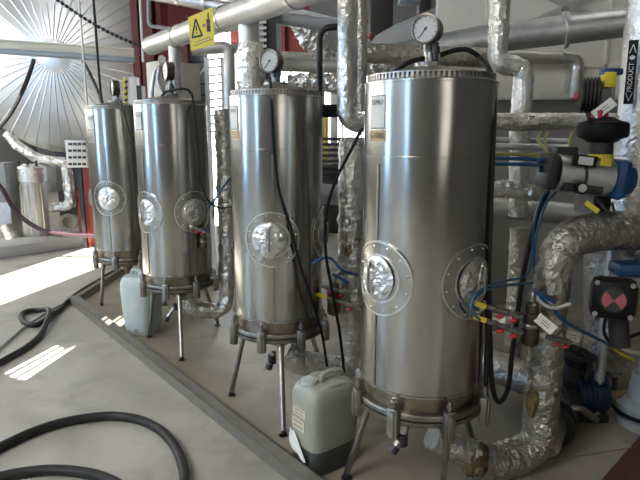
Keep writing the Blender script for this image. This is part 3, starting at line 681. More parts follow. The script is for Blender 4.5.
def pump():
    t = thing('pump', G(592,428), 'dark blue pump motor on the floor behind the foil riser', 'pump')
    a, b = P(572,392,2.95), P(602,392,2.95)
    MB().cyl(a, b, .11, seg=28).build('motor', 'dblue', t)
    fin = MB()
    for k in range(6):
        p = a+(b-a)*(k+.5)/6; fin.lathe([(.108,-.004),(.118,-.004),(.118,.004),(.108,.004)], p, b-a, 28, cap=False)
    fin.build('cooling_fins', 'dblue', t)
    MB().cyl(P(556,400,2.9), P(572,398,2.93), .12, .09, seg=24).build('pump_casing', 'dgrey', t)
    bs = MB(); m_ = (a+b)/2; bs.box((m_.x-.05,m_.y,m_.z-.13), (.3,.16,.06), bev=.01)
    bs.box((m_.x-.05,m_.y,(m_.z-.15)/2), (.26,.12,m_.z-.15)); bs.build('base', 'dgrey', t)
    MB().tube(spline([P(560,415,2.8), P(578,408,2.78), P(596,420,2.8)],5), .02, 10).build('conduit', 'steel', t)
pump()
def pump2():
    c = G(644,424); t = thing('flanged_pump', c, 'grey flanged pump housing on the floor at the lower right edge', 'pump')
    MB().lathe([(.15,0),(.15,.05),(.12,.06),(.12,.10),(.16,.10),(.16,.13),(.10,.15),(.085,.30)], c, seg=32).build('housing', 'greypaint', t)
    MB().lathe([(.165,.075),(.172,.08),(.172,.092),(.165,.098)], c, seg=32, cap=False).build('gasket', 'black', t)
    MB().cyl(c+Vector((-.02,-.03,.34)), c+Vector((.16,-.06,.29)), .045, seg=18).build('blue_coupling', 'blue', t)
    MB().lathe([(.06,.28),(.06,.6)], c, seg=18).build('shaft_housing', 'greypaint', t)
pump2()
be = thing('flanged_elbow', P(566,452,2.6), 'dark flanged pipe stub on the floor just right of the foil riser base', 'pipe')
a_, b_ = Vector((rx+.05,ry+.05,.10)), Vector((rx+.28,ry+.42,.12))
MB().cyl(a_, b_, .075, seg=24).build('stub', 'foild', be)
for f in (.42,.56): MB().lathe([(.07,-.012),(.115,-.012),(.115,.012),(.07,.012)], a_+(b_-a_)*f, b_-a_, 28).build('flange', 'dgrey', be)
def brass():
    t = thing('yellow_valve', P(612,400,2.95), 'dirty yellow valve body low between the blue motor and the grey pump', 'valve')
    c = P(613,397,2.95); MB().ball(c, .06, 1.3,.8,.8, amp=.1).cyl(c-Vector((.12,0,0)), c+Vector((.12,0,0)), .03, seg=14).build('body', 'wool', t)
    MB().cyl(c, c+Vector((0,0,.12)), .014, seg=10).build('spindle', 'dgrey', t)
brass()
def bigvalve():
    t = thing('butterfly_valve', P(566,372,2.95), 'black round valve body in shadow just right of the foil riser', 'valve')
    c = P(574,356,2.95); MB().lathe([(.05,-.05),(.11,-.04),(.11,.04),(.05,.05)], c, (.3,0,1), 28).build('body', 'black', t)
    MB().torus(c+Vector((0,0,.02)), (.3,0,1), .1, .02, 28, 8).build('rim', 'dgrey', t)
    MB().cyl(c, c-Vector((0,0,.18)), .05, seg=16).build('neck', 'dgrey', t)
bigvalve()
pipe('grey_pipe', 'wide grey clad pipe standing behind the blue pump motor', 'pipe', [P(606,398,3.3), P(606,296,3.3), P(606,250,3.3)], .125, 'foild', clamps=((P(606,362,3.3),(0,0,1)),))
pipe('square_post', 'slim galvanised pipe standing behind the black indicator box', 'pipe', [Vector((P(604,330,2.9).x,2.9,.005)), Vector((P(604,330,2.9).x,2.9,P(604,244,2.9).z))], .026, 'galv')
# filter pot with hand valves, one set beside each front tank
def filter_pot(label, c, s, Y):
    t = thing('filter_pot', c, label, 'filter')
    MB().lathe([(.02*s,0),(.034*s,.008),(.040*s,.02),(.040*s,.13*s),(.043*s,.135*s),(.043*s,.15*s),(.03*s,.155*s),(.03*s,.19*s),(.015*s,.2*s)], c, seg=28).build('pot', 'gauge', t)
    MB().lathe([(.041*s,.085*s),(.044*s,.09*s),(.044*s,.1*s),(.041*s,.105*s)], c, seg=28, cap=False).build('clamp_ring', 'steel', t)
    MB().tube(fillet([c+Vector((0,0,.19*s)), c+Vector((0,0,.24*s)), c+Vector((.06*s,.05,.25*s))], .02), .014*s, 10).build('inlet', 'steel', t)
    MB().obox(c+Vector((.035*s,-.045,.235*s)), (.8,0,-.45), (.11*s,.014,.018), bev=.004).build('lever', 'blue', t)
def sample_valve(label, a, b, Y, tagcol='yellow'):
    A, B = P(*a,Y), P(*b,Y); d = (B-A).normalized(); L_ = (B-A).length
    t = thing('sample_valve', A, label, 'valve')
    v = MB().cyl(A+d*L_*.15, B, .010, seg=10)
    for f in (.35,.62,.85): v.cyl(A+d*L_*(f-.05), A+d*L_*(f+.05), .017, seg=6)
    v.build('tube', 'steel', t)
    for f in (.45,.78): MB().ball(A+d*L_*f-Vector((0,.01,.022)), .013, 1.3,.8,.7).build('red_knob', 'redp', t)
    MB().obox(A-d*.005, (1,0,-.35), (.055,.003,.02)).build('yellow_tag', tagcol, t)
filter_pot('dark grey filter pot hanging in front of the foil riser of the front tank', P(529,345,2.33), 1.0, 2.33)
sample_valve('upper small sampling valve with yellow tag right of the front tank', (481,305), (522,317), 2.10)
sample_valve('lower small sampling valve with yellow tag right of the front tank', (481,319), (522,333), 2.09)
sample_valve('small sampling valve with red knobs right of the grey filter pot', (541,335), (572,343), 2.34, 'paper')
filter_pot('dark grey filter pot between the two front tanks', P(334,315,3.15), 1.0, 3.15)
sample_valve('upper small sampling valve with yellow tag between the two front tanks', (316,284), (348,294), 3.12)
sample_valve('lower small sampling valve with yellow tag between the two front tanks', (322,296), (356,308), 3.10)
filter_pot('small filter pot beside the dark port of the tank below the yellow sign', P(204,249,4.02), .62, 4.0)
sample_valve('small sampling valve at the right side of the tank below the yellow sign', (190,226), (206,232), 3.98, 'paper')
# blue and black hoses, right and between tanks
cable('air_tube', 'upper blue air tube curving from the black solenoid down past the front tank', [P(549,190,2.6), P(541,200,2.56), P(534,225,2.52), P(532,255,2.50), P(526,275,2.47), P(505,281,2.3), P(486,287,2.14), P(474,297,2.06), P(473,306,2.05), P(478,310,2.07)], .0055, 'bluetube', 'tube')
cable('air_tube', 'lower blue air tube hugging the foil elbow of the front tank riser', [P(556,192,2.6), P(546,204,2.55), P(538,228,2.51), P(534,262,2.50), P(537,280,2.47), P(528,283,2.46), P(503,286,2.3), P(484,291,2.12), P(472,301,2.05), P(472,312,2.04), P(480,320,2.07)], .0055, 'bluetube', 'tube')
cable('air_tube', 'short blue tube with white fittings running right from the grey filter pot', [P(538,296,2.34), P(552,308,2.34), P(566,322,2.38), P(590,335,2.5), P(610,345,2.6)], .008, 'bluetube', 'tube')
cable('hose', 'black hose hanging in a U below the blue tubes right of the front tank', [P(548,192,2.7), P(538,215,2.62), P(526,260,2.56), P(518,310,2.54), P(512,355,2.53), P(508,388,2.52), P(499,402,2.5), P(492,385,2.5), P(490,340,2.5), P(489,290,2.5)], .0125, 'rubber', 'hose')
cable('hose', 'black hose looping off the lid fitting of the front tank and down its right side', [P(440,55,2.33), P(456,50,2.33), P(468,50,2.33), P(479,57,2.36), P(489,70,2.28), P(494,92,2.2), P(493,150,2.17), P(490,230,2.17), P(488,300,2.18), P(486,385,2.2), P(488,410,2.25)], .010, 'rubber', 'hose')
cable('hose', 'short black hose arching off the left of the front tank lid', [P(424,58,2.3), P(410,62,2.28), P(398,70,2.25), P(392,78,2.2)], .009, 'rubber', 'hose')
cable('cable', 'thin black cable hanging from the gauge across the tank behind the jerrycan', [P(270,78,3.12), P(271,92,2.98), P(272,120,2.93), P(274,150,2.92), P(279,190,2.92), P(290,225,2.93), P(300,265,2.94), P(312,300,2.96), P(322,335,3.05), P(327,366,3.1)], .0075, 'black')
cable('cable', 'long thin black cable hanging from above between the two front tanks', [P(362,128,3.0), P(352,148,3.0), P(336,180,3.02), P(326,215,3.04), P(326,255,3.04), P(333,295,3.05), P(340,335,3.08), P(344,372,3.12)], .009, 'black')
cable('cable', 'thin black cable drooping down the right side of the tank below the yellow sign', [P(192,93,4.1), P(194,115,3.97), P(197,150,3.95), P(200,180,3.95), P(208,200,3.97), P(220,208,4.0), P(232,206,4.0)], .007, 'rubber')
cable('hose', 'black hose curving over the lid of the tank below the yellow sign', [P(160,98,4.15), P(166,92,4.12), P(178,89,4.1), P(188,90,4.12), P(193,98,4.12)], .009, 'rubber', 'hose')
cable('cable', 'thin dark cable from the farthest lid down the gap between the two farthest tanks', [P(117,97,5.0), P(121,104,4.85), P(126,120,4.78), P(131,138,4.72), P(136,150,4.7)], .008, 'rubber')
cable('air_tube', 'blue air tube between the two front tanks', [P(306,272,3.05), P(315,262,3.05), P(330,258,3.08), P(342,270,3.1), P(358,275,3.2)], .008, 'bluetube', 'tube')
cable('air_tube', 'blue air tube in the gap right of the tank below the yellow sign', [P(208,208,4.0), P(216,198,4.02), P(224,186,4.05), P(230,178,4.1)], .008, 'bluetube', 'tube')
for k, (y0, col, nm) in enumerate(((154,'dully','yellow'),(158.5,'bluetube','blue'),(164,'bluetube','blue'))):
    cable('air_tube', ['dull yellow tube running level behind the front tank towards the solenoid', 'upper of two level blue tubes ending at the black solenoid block', 'lower of two level blue tubes ending at the black solenoid block'][k], [P(480,y0,2.75), P(500,y0,2.74), P(525,y0+.5,2.72), P(545,y0+2,2.68)], .009, col, 'tube', n=4)
for k, (x0, x1) in enumerate(((541,552),(548,545),(573,566))):
    cable('cable', ['left yellow cable drooping below the level foil pipe', 'middle yellow cable drooping below the level foil pipe', 'right yellow cable drooping beside the black round valve head'][k], [P(x0,132,2.95), P(x0-3,140,2.9), P((x0+x1)/2,150,2.82), P(x1,158,2.72)], .008, 'dully', n=5)
tag(MB().obox(P(592,207,2.44), (.8,-.1,-.6), (.07,.004,.022)).build('yellow_tag', 'yellow'), 'yellow tag hanging on the large foil elbow under the actuator', 'tag')
cable('cable', 'pale grey cable arching across the wide grey pipe behind the blue motor', [P(604,322,2.9), P(612,338,2.85), P(626,350,2.8), P(645,354,2.8)], .011, 'cream')
cable('cable', 'yellow cable arching beside the pale cable behind the black indicator box', [P(600,326,3.0), P(607,340,2.95), P(618,352,2.9), P(634,360,2.9)], .008, 'yellow')
cable('cable', 'black cable drooping below the black indicator box', [P(606,316,2.5), P(604,332,2.52), P(612,342,2.55), P(632,336,2.55), P(648,330,2.55)], .008, 'rubber')
cable('cable', 'black cable hanging down from the actuator bracket over the large foil elbow', [P(598,200,2.5), P(606,210,2.46), P(614,214,2.46), P(612,203,2.5)], .006, 'rubber')
cable('cable', 'short white tube curling from the grey filter pot fittings across the foil riser', [P(536,297,2.33), P(545,305,2.33), P(556,308,2.33), P(570,304,2.36)], .008, 'white', 'tube')
cable('cable', 'tangled black cable between the foil riser and the dark blue motor', [P(566,340,2.7), P(574,352,2.72), P(584,350,2.75), P(590,362,2.78), P(586,380,2.8)], .010, 'rubber')
# ------------------------------------------------------------------ pipework behind the front tank
pipe('foil_pipe', 'foil pipe stepping sideways as it drops from the top right of the front tank', 'pipe', [P(502,-60,3.25), P(500,0,3.25), P(497,64,3.25), P(525,67,3.25), P(520,120,3.25), P(518,215,3.3)], .055, 'foil', True, .07, .006)
pipe('foil_pipe', 'level foil pipe running right behind the front tank at gauge box height', 'pipe', [P(420,122,3.05), P(640,122,3.05)], .048, 'foil', True, .05, .004)
pipe('steel_pipe', 'thick level silver pipe behind the black U hose right of the front tank', 'pipe', [P(300,192,3.7), P(470,206,3.4), P(600,216,3.3)], .066, 'sheet')
pipe('steel_pipe', 'upper of two thin level steel tubes behind the blue air tubes', 'pipe', [P(480,139,3.3), P(570,141,3.3)], .014, 'galv')
pipe('steel_pipe', 'lower of two thin level steel tubes behind the blue air tubes', 'pipe', [P(480,146,3.2), P(570,148,3.2)], .02, 'galv')
pipe('foil_pipe', 'crumpled foil elbow below the level blue tubes', 'pipe', [P(470,190,3.1), P(500,189,3.1), P(545,193,3.05)], .045, 'foil', True, .05, .012)
pipe('foil_pipe', 'foil pipe dropping to the floor behind the black U hose', 'pipe', [P(519,228,3.35), P(516,300,3.35), P(512,360,3.35)], .055, 'foild', True, .05, .005)
pipe('steel_pipe', 'galvanised pipe coming along the wall and elbowing down behind the switch box', 'pipe', [P(445,52,4.92), P(500,56,4.92), P(578,58,4.92), P(574,98,4.92)], .053, 'sheet', bend=.09, clamps=((P(562,57,4.92),(1,0,0)), (P(577,68,4.92),(0,0,1))))
pipe('duct', 'wide round galvanised duct with a flanged joint crossing the upper right wall', 'duct', [P(380,60,4.4), P(480,40,4.3), P(565,30,4.2), P(900,-12,3.9)], .10, 'galv', bend=.02, flanges=((P(565,30,4.2),P(700,14,4.05)-P(565,30,4.2)),))
pt = pipe('foil_pipe', 'upright foil pipe with black arrow band at the right edge', 'pipe', [P(654,-60,2.95), P(648,0,2.95), P(633,160,2.95), P(628,215,2.95)], .094, 'foil', True, .03, .003)
# arrow band
bd = thing('arrow_band', P(630,104,2.85), 'black band reading PRODUCT with arrows on the foil pipe at the right edge', 'label')
e0, e1 = P(634,40,2.853), P(628,104,2.853); dr = (e0-e1).normalized(); wv = Vector((.84,-.54,0)); wv = (wv-dr*wv.dot(dr)).normalized(); nv = wv.cross(dr); nv = nv if nv.y < 0 else -nv
ba = MB().obox((e0+e1)/2, dr, ((e0-e1).length, .042, .003), up=nv).build('band', 'black', bd)
text_mesh('PRODUCT', .030, e1+dr*(e0-e1).length*.42+nv*.002, dr, nv.cross(dr), 'labelw', bd)
ar = MB()
for s, f in ((1,.86),(-1,.12)):
    p = e1+dr*(e0-e1).length*f+nv*.0025; w2 = nv.cross(dr)
    for k in (-1,1):
        a = p+dr*s*.022; b = p-dr*s*.018+w2*k*.014; ar.obox((a+b)/2, b-a, ((b-a).length,.004,.001), up=nv)
w2 = nv.cross(dr); p = e1+dr*(e0-e1).length*.73+nv*.0025
ar.obox(p, dr, (.02,.012,.001), up=nv); ar.obox(p, dr, (.012,.024,.001), up=nv)
ar.build('arrows', 'labelw', bd)
pipe('grey_pipe', 'grey pipe standing behind the blue actuator cap at the right edge', 'pipe', [P(634,205,3.2), P(631,240,3.2), P(628,300,3.2)], .06, 'galv')
pipe('foil_pipe', 'crumpled foil pipe branching down to the right of the large elbow', 'pipe', [P(618,232,2.75), P(640,248,2.78), P(660,270,2.8)], .08, 'foil', True, .05, .014)
# floor level lagged pipes
pipe('lagged_pipe', 'thick dusty lagged pipe lying low behind the front tank', 'pipe', [P(360,330,3.6), P(470,356,3.3), P(540,384,3.05)], .095, 'foild', True, .1, .006)
pipe('lagged_pipe', 'second lagged pipe low against the wall behind the U hose', 'pipe', [P(380,296,4.1), P(500,322,3.8), P(580,345,3.5)], .07, 'foild', True, .1, .005)
tag(MB().poly([G(545,462,.008), G(632,448,.008), G(604,432,.008), G(556,438,.008)], (0,0,.006)).build('loose_sheet', 'bund'), 'loose pale sheet lying on the floor right of the riser base', 'sheet')
struct(MB().poly([G(640,436,.007), G(900,436,.007), G(900,520,.007), G(585,520,.007), G(600,482,.007)], (0,0,.004)).build('floor', 'brownfloor'))
# wall cladding on the right, with brace
WX0 = P(436,60,5.0).x; WY = 5.0
zs = P(520,97,WY).z; zl = P(520,112,WY).z
wq = MB(); wq.box(((WX0+X1)/2, WY+.05, (ZC+zs)/2), (X1-WX0, .1, ZC-zs)); struct(wq.build('wall_right', 'panel'))
wq = MB(); wq.box(((WX0+X1)/2, WY+.10, zs/2), (X1-WX0, .1, zs)); struct(wq.build('wall_right', 'panelg'))
tr_ = MB(); tr_.box(((WX0+X1)/2, WY-.02, zs), (X1-WX0, .06, .05), bev=.008); struct(tr_.build('trim_2', 'panel'))
for k, x in enumerate((P(485,60,WY).x, P(606,60,WY).x, P(690,60,WY).x)):
    struct(MB().box((x, WY-.008, (ZC+zs)/2), (.035, .016, ZC-zs), bev=.004).build('trim_%d' % (3+k), 'panel'))
struct(MB().box(((WX0+X1)/2, WY-.008, P(520,66,WY).z), (X1-WX0, .016, .03), bev=.004).build('trim_6', 'panel'))
br = thing('cross_brace', P(565,8,WY-.05), 'crossed galvanised steel strips bracing the wall at the upper right', 'brace')
for a, b, dy in (((530,24),(610,-12),-.020), ((530,-12),(596,18),-.007)):
    A, B = P(*a,WY+dy), P(*b,WY+dy); MB().obox((A+B)/2, B-A, ((B-A).length,.012,.055), up=Vector((B-A)).cross(Vector((0,1,0)))).build('strip', 'galv', br)
MB().cyl(P(565,9,WY-.02), P(565,9,WY-.05), .03, seg=12).build('centre_bolt', 'steel', br)
# ------------------------------------------------------------------ overhead between the two front tanks
pipe('foil_pipe', 'upright foil pipe dropping from above and turning behind the front tank at its lid', 'pipe', [P(349,-60,3.05), P(348,0,3.05), P(347,122,3.05), P(385,124,3.1)], .052, 'foil', True, .07, .004)
pipe('foil_pipe', 'slimmer foil pipe just right of the upright pipe between the two front tanks', 'pipe', [P(361,-40,3.3), P(361,20,3.3), P(361,112,3.3)], .034, 'foild', True, .05, .003)
pipe('conduit', 'dark grey conduit rising behind the tank behind the jerrycan and bending right', 'pipe', [P(319.5,160,3.6), P(319.5,28,3.6), P(345,26,3.6)], .019, 'dgrey', bend=.09)
pipe('steel_pipe', 'wide level silver pipe high behind the two front tanks, lower of the pair', 'pipe', [P(262,64,4.6), P(350,67,4.6), P(420,70,4.6)], .052, 'sheet')
pipe('tan_pipe', 'tan coloured pipe resting above the wide silver pipe behind the gauge', 'pipe', [P(270,55,4.9), P(322,57,4.9)], .033, 'cream')
pipe('foil_pipe', 'crumpled foil pipe just above the lid of the tank behind the jerrycan', 'pipe', [P(288,84,4.3), P(312,82,4.3), P(345,85,4.3)], .062, 'foil', True, .05, .014)
pipe('foil_pipe', 'level grey foil pipe just above the lid of the front tank', 'pipe', [P(362,53,3.5), P(440,56,3.5), P(500,58,3.6)], .058, 'foild', True, .05, .004)
pipe('foil_pipe', 'crumpled foil pipe close behind the lid collar of the front tank', 'pipe', [P(360,68,3.7), P(420,70,3.7), P(440,72,3.7)], .05, 'foil', True, .05, .012)
tag(MB().lathe([(.01,-.62),(.09,-.60),(.15,-.5),(.17,-.3),(.17,.5)], P(430,30,5.6), (1,.05,.42), 32).build('round_duct', 'hall'), 'wide pale round duct end behind the gauge of the front tank', 'duct')
tag(MB().box((P(409,10,5.2).x,5.2,4.6), (.18,.2,3.8), bev=.01).build('steel_column', 'steelblue'), 'blue grey steel column behind the gauge of the front tank', 'column')
tag(MB().box((P(381,0,6.4).x,6.4,P(381,42,6.4).z+1.95), (.24,.24,3.9), bev=.01).build('dark_column', 'brown'), 'dark brown hanging column left of the blue grey column', 'column')
tag(MB().box((P(424,0,6.2).x,6.2,P(424,26,6.2).z+1.9), (.12,.2,3.8), bev=.01).build('dark_column', 'brown'), 'dark brown post just right of the blue grey column', 'column')
tag(MB().box(P(330,111,3.62), (.112,.10,.078), bev=.006).build('junction_box', 'black'), 'black box in the gap just right of the lid of the tank behind the jerrycan', 'box')
cable('cable', 'red cable at the top beside the dark brown column', [P(368,20,5.4), P(364,30,5.4), P(368,38,5.4), P(372,32,5.4)], .01, 'redp')
# far frames through the gap between the two front tanks
def louvre():
    t = thing('louvred_rack', Vector((P(333,240,8.6).x,8.6,0)), 'far dark slatted rack seen through the gap between the two front tanks', 'rack')
    for k in range(7):
        a, b = P(296,139+5.5*k,8.6), P(368,139+5.5*k,8.6); MB().obox((a+b)/2, (1,0,0), ((b-a).length,.12,.045)).build('slat', 'dgrey', t)
    for px in (296,368):
        p = P(px,140,8.6); MB().box((p.x,8.6,p.z/2), (.06,.12,p.z)).build('post', 'dgrey', t)
louvre()
tag(MB().box((P(334,150,9).x, 9.0, 1.4), (.11,.11,2.8), bev=.01).build('white_post', 'white'), 'far white post in the gap between the two front tanks', 'post')
tag(MB().box((P(326,150,9.4).x, 9.4, .85), (.07,.3,2.1), bev=.01).build('equipment_cabinet', 'yellow'), 'far yellow cabinet in the gap between the two front tanks', 'cabinet')
tag(MB().box((P(334,170,8.9).x, 8.95, .55), (.55,.3,1.1), bev=.01).build('equipment_cabinet', 'dgrey'), 'far dark grey low cabinet behind the slatted rack', 'cabinet')
tag(MB().box((P(348,150,10).x, 10.0, .75), (.35,.3,1.5), bev=.01).build('equipment_cabinet', 'blue'), 'far blue cabinet in the gap between the two front tanks', 'cabinet')
tag(MB().box((P(226,90,9).x, 9.0, 1.0), (.4,.3,2.5), bev=.01).build('equipment_cabinet', 'cream'), 'far cream cabinet behind the bright rung panel', 'cabinet')
# ------------------------------------------------------------------ upper left: red frame, cabinet, ladder panel
tag(MB().box((P(150,30,6.8).x, 6.8, 2.1), (.14,.3,4.2)).box((P(140,30,6.8).x, 6.8, 2.1), (.06,.34,4.2)).box((P(163,30,6.8).x, 6.8, 2.1), (.05,.34,4.2)).build('red_column', 'dred'), 'dark red steel column behind the beige cabinet at the upper left', 'column')
tag(MB().box((P(187,80,5.8).x, 5.8, 1.35), (.05,.08,2.75)).build('red_post', 'dred'), 'slim dark red post behind the lid of the tank below the yellow sign', 'post')
tag(MB().box((P(172,90,7.5).x, 7.5, 1.8), (.9,.2,3.9)).build('red_partition', 'dred'), 'dark red partition far behind the yellow sign', 'partition')
zr = P(296,57,8).z; hr = ZC-zr
tag(MB().box((P(296,38,8).x,8,zr+hr/2), (.36,.25,hr)).box((P(284,38,7.9).x,7.9,zr+hr/2), (.04,.25,hr)).box((P(307,38,7.9).x,7.9,zr+hr/2), (.04,.25,hr)).build('red_girder', 'red'), 'bright red steel girder high behind the gauge of the tank behind the jerrycan', 'girder')
tag(MB().box(P(238,38,7), (.42,.2,.12)).build('red_beam', 'red'), 'short red beam just right of the yellow sign', 'beam')
cb = thing('control_cabinet', Vector((P(165,100,5.3).x,5.3,0)), 'beige control cabinet with a cable on its front behind the tank below the yellow sign', 'cabinet')
c1, c2 = P(149,60,5.2), P(190,50,5.5)
mid_ = (c1+c2)/2
c1.z = c2.z = 0
MB().obox(Vector((mid_.x,mid_.y+.1,1.22)), c2-c1, ((c2-c1).length,.25,2.02), bev=.01).build('housing', 'beige', cb)
k0 = P(163,60,5.18); MB().cyl(k0, k0-Vector((0,.04,0)), .035, seg=16).build('knob', 'steel', cb)
MB().tube(spline([P(153,103,5.12), P(152,90,5.1), P(155,72,5.1), P(159,68,5.1), P(158,80,5.1), P(163,95,5.1), P(166,104,5.1)],6), .018, 10).build('cable_loop', 'galv', cb)
wb = thing('white_box', Vector((P(132,95,5.9).x,5.9,0)), 'white board with hazard striped edge behind the farthest two tanks', 'board')
MB().box(P(133,105,5.9), (.13,.1,.55), bev=.004).build('board', 'white', wb)
for k in range(7): MB().obox(P(126,82+6*k,5.84), (1,0,.8), (.035,.012,.02)).build('black_stripe', 'ink', wb)
MB().box(P(126,103,5.85), (.03,.02,.5)).build('hazard_strip', 'yellow', wb)
MB().box((P(134,120,5.9).x, 5.95, .9), (.08,.06,1.8)).build('stand', 'greypaint', wb)
tag(MB().box((P(141,90,5.7).x, 5.7, 1.02), (.05,.12,2.05)).build('grey_post', 'dgrey'), 'dark grey slab standing right of the white board with hazard stripes', 'post')
# bright rung panel
ld = thing('rung_panel', Vector((P(216,100,5.6).x,5.6,0)), 'bright white panel with ladder rungs between two tanks right of the yellow sign', 'panel')
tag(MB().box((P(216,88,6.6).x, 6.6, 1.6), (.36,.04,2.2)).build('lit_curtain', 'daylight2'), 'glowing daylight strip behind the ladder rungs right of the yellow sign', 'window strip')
for px in (208,224): MB().box((P(px,100,5.6).x, 5.6, 1.15), (.04,.04,2.3)).build('rail', 'white', ld)
for k in range(10):
    a, b = P(208,60+8*k,5.58), P(224,58+8*k,5.58); MB().cyl(a, b, .009, seg=8).build('rung', 'white', ld)
pipe('steel_pipe', 'silver pipe frame standing between the rung panel and the tank behind the jerrycan', 'pipe', [P(192,50,5.0), P(229,47,5.0), P(230,120,5.0), P(230,220,5.0)], .05, 'sheet', bend=.06)
ct = thing('cable_tray', P(197,105,5.9), 'blue grey perforated cable tray standing behind the tank below the yellow sign', 'cable tray')
MB().box((P(198,90,5.9).x, 5.95, 1.3), (.2,.02,2.6)).box((P(189,90,5.9).x, 5.9, 1.3), (.015,.08,2.6)).build('tray', 'steelblue', ct)
for k in range(5): MB().box(P(198,62+11*k,5.88), (.19,.012,.015)).build('rung', 'dgrey', ct)
cable('cable', 'white cable crossing the blue grey cable tray', [P(184,80,5.7), P(195,78,5.7), P(202,72,5.7), P(206,66,5.7)], .012, 'white')
# dark tray mesh behind gauge of T3
ct2 = thing('cable_tray', P(268,90,4.3), 'dark perforated upright tray behind the gauge of the tank behind the jerrycan', 'cable tray')
MB().box(P(270,40,4.3), (.09,.04,.75)).build('tray', 'dgrey', ct2)
for k in range(9): MB().box(P(263,16+6*k,4.26), (.05,.015,.02)).build('slot_bar', 'galv', ct2)
# roof level pipes and channel along the top
pipe('roof_pipe', 'silver clamped pipe running across the top edge above the yellow sign', 'pipe', [P(150,-6,5.6), P(250,12,5.3), P(330,28,5.0)], .055, 'sheet', clamps=((P(178,-1,5.5),(1,-.3,-.1)), (P(205,4,5.4),(1,-.3,-.1))))
tag(MB().obox(P(280,10,5.6), P(330,24,5.6)-P(225,-2,5.6), (1.3,.1,.09)).build('steel_channel', 'galv'), 'galvanised channel at the top edge right of the sign', 'beam')
pipe('grey_pipe', 'grey level pipe high behind the header pipe left of the upright foil pipe', 'pipe', [P(245,14,4.4), P(322,24,4.4), P(350,26,4.4)], .045, 'greypaint')
pipe('foil_pipe', 'bulky torn foil elbow hanging in front of the bright red panel', 'pipe', [P(300,18,4.9), P(306,34,4.9), P(322,50,4.9), P(330,70,4.9)], .09, 'foil', True, .08, .03)
pipe('conduit', 'thin grey conduit bent across the red column at the upper left', 'pipe', [P(148,-20,6.5), P(149,26,6.5), P(176,29,6.5), P(230,30,6.5)], .02, 'greypaint', bend=.06)
# ------------------------------------------------------------------ the silo end at upper left
sc = P(61,58,9.0); sn = Vector((.08,-1,-.02)).normalized(); SR = 1.44
si = thing('silo', Vector((sc.x,9.0,sc.z-SR)), 'huge round aluminium clad silo end with radiating ribs at the upper left', 'silo')
dep = .27
pr = [(SR*.995,-5.0),(SR,-.001),(SR*.985,.03)]+[(SR*f, .03+dep*(1-f**1.6)) for f in (.9,.75,.6,.45,.3,.16)]
MB().lathe(pr, sc, sn, 96).build('end_dish', 'silo', si)
xx = sn.orthogonal().normalized(); yy = sn.cross(xx)
NR = 44
for k in range(NR):
    a = 2*pi*k/NR; d = xx*math.cos(a)+yy*math.sin(a)
    pts = [sc+d*SR*f+sn*(.03+dep*(1-f**1.6)+.006) for f in (.13,.3,.45,.6,.75,.9,.985)]
    MB().tube(pts, .007, 6).build('rib', 'rib', si)
MB().lathe([(.25,.25),(.25,.285),(.2,.305),(.01,.315)], sc, sn, 40).build('centre_cap', 'silo', si)
for dy in (.8,3.2): MB().box((sc.x,9.0+dy,(sc.z-SR)/2+.12), (1.1,.25,sc.z-SR+.24)).build('saddle', 'dgrey', si)
# cream beam across the silo, hung cables
bA, bB = P(-20,45.5,7.0), P(147,57,7.0)
bt_ = thing('crane_beam', bA, 'long cream beam with a grey underside crossing in front of the silo end', 'beam')
MB().obox((bA+bB)/2+Vector((0,0,.02)), bB-bA, ((bB-bA).length,.16,.09), bev=.006).build('web', 'cream', bt_)
MB().obox((bA+bB)/2-Vector((0,0,.05)), bB-bA, ((bB-bA).length,.2,.05), bev=.006).build('lower_flange', 'steelblue', bt_)
MB().obox((bA+bB)/2+Vector((0,0,.07)), bB-bA, ((bB-bA).length,.2,.015)).build('upper_flange', 'cream', bt_)
ch = MB(); a, b = P(52,-4,6.4), P(152,50,6.2)
ctr = [a+(b-a)*t-Vector((0,0,.06*math.sin(pi*t))) for t in [k/44 for k in range(45)]]
for k, (p, q_) in enumerate(zip(ctr, ctr[1:])): ch.obox((p+q_)/2, q_-p, ((q_-p).length*1.15,.02 if k%2 else .010,.010 if k%2 else .034))
tag(ch.build('chain', 'black'), 'black link chain sagging from the top edge across the silo end', 'chain')
cable('cable', 'black cable hanging from above onto the lid of the farthest tank', [P(92,-20,5.6), P(95,20,5.55), P(98,60,5.4), P(101,95,5.2), P(103,107,5.12)], .012, 'rubber', n=4)
cable('cable', 'thick dark hose hanging from the cream beam down to the left edge', [P(34,59,6.8), P(30,72,6.8), P(22,92,6.7), P(8,117,6.6), P(-14,142,6.5)], .025, 'dgrey', 'hose', n=5)
cable('cable', 'dark hose slanting from the cream beam to the farthest tank lid', [P(83,61,6.8), P(90,74,6.6), P(98,92,6.2), P(103,106,5.8)], .02, 'dgrey', 'hose', n=5)
tag(MB().cyl(Vector((P(79,0,6.6).x,6.6,ZC)), Vector((P(79,0,6.6).x,6.6,P(79,152,6.6).z)), .012, seg=8).build('white_conduit', 'white'), 'thin white vertical line hanging in front of the silo end', 'conduit')
tag(MB().cyl(Vector((P(143,0,6.3).x,6.3,ZC)), P(143,62,6.3), .013, seg=8).build('white_conduit', 'white'), 'thin white vertical line beside the dark red column', 'conduit')
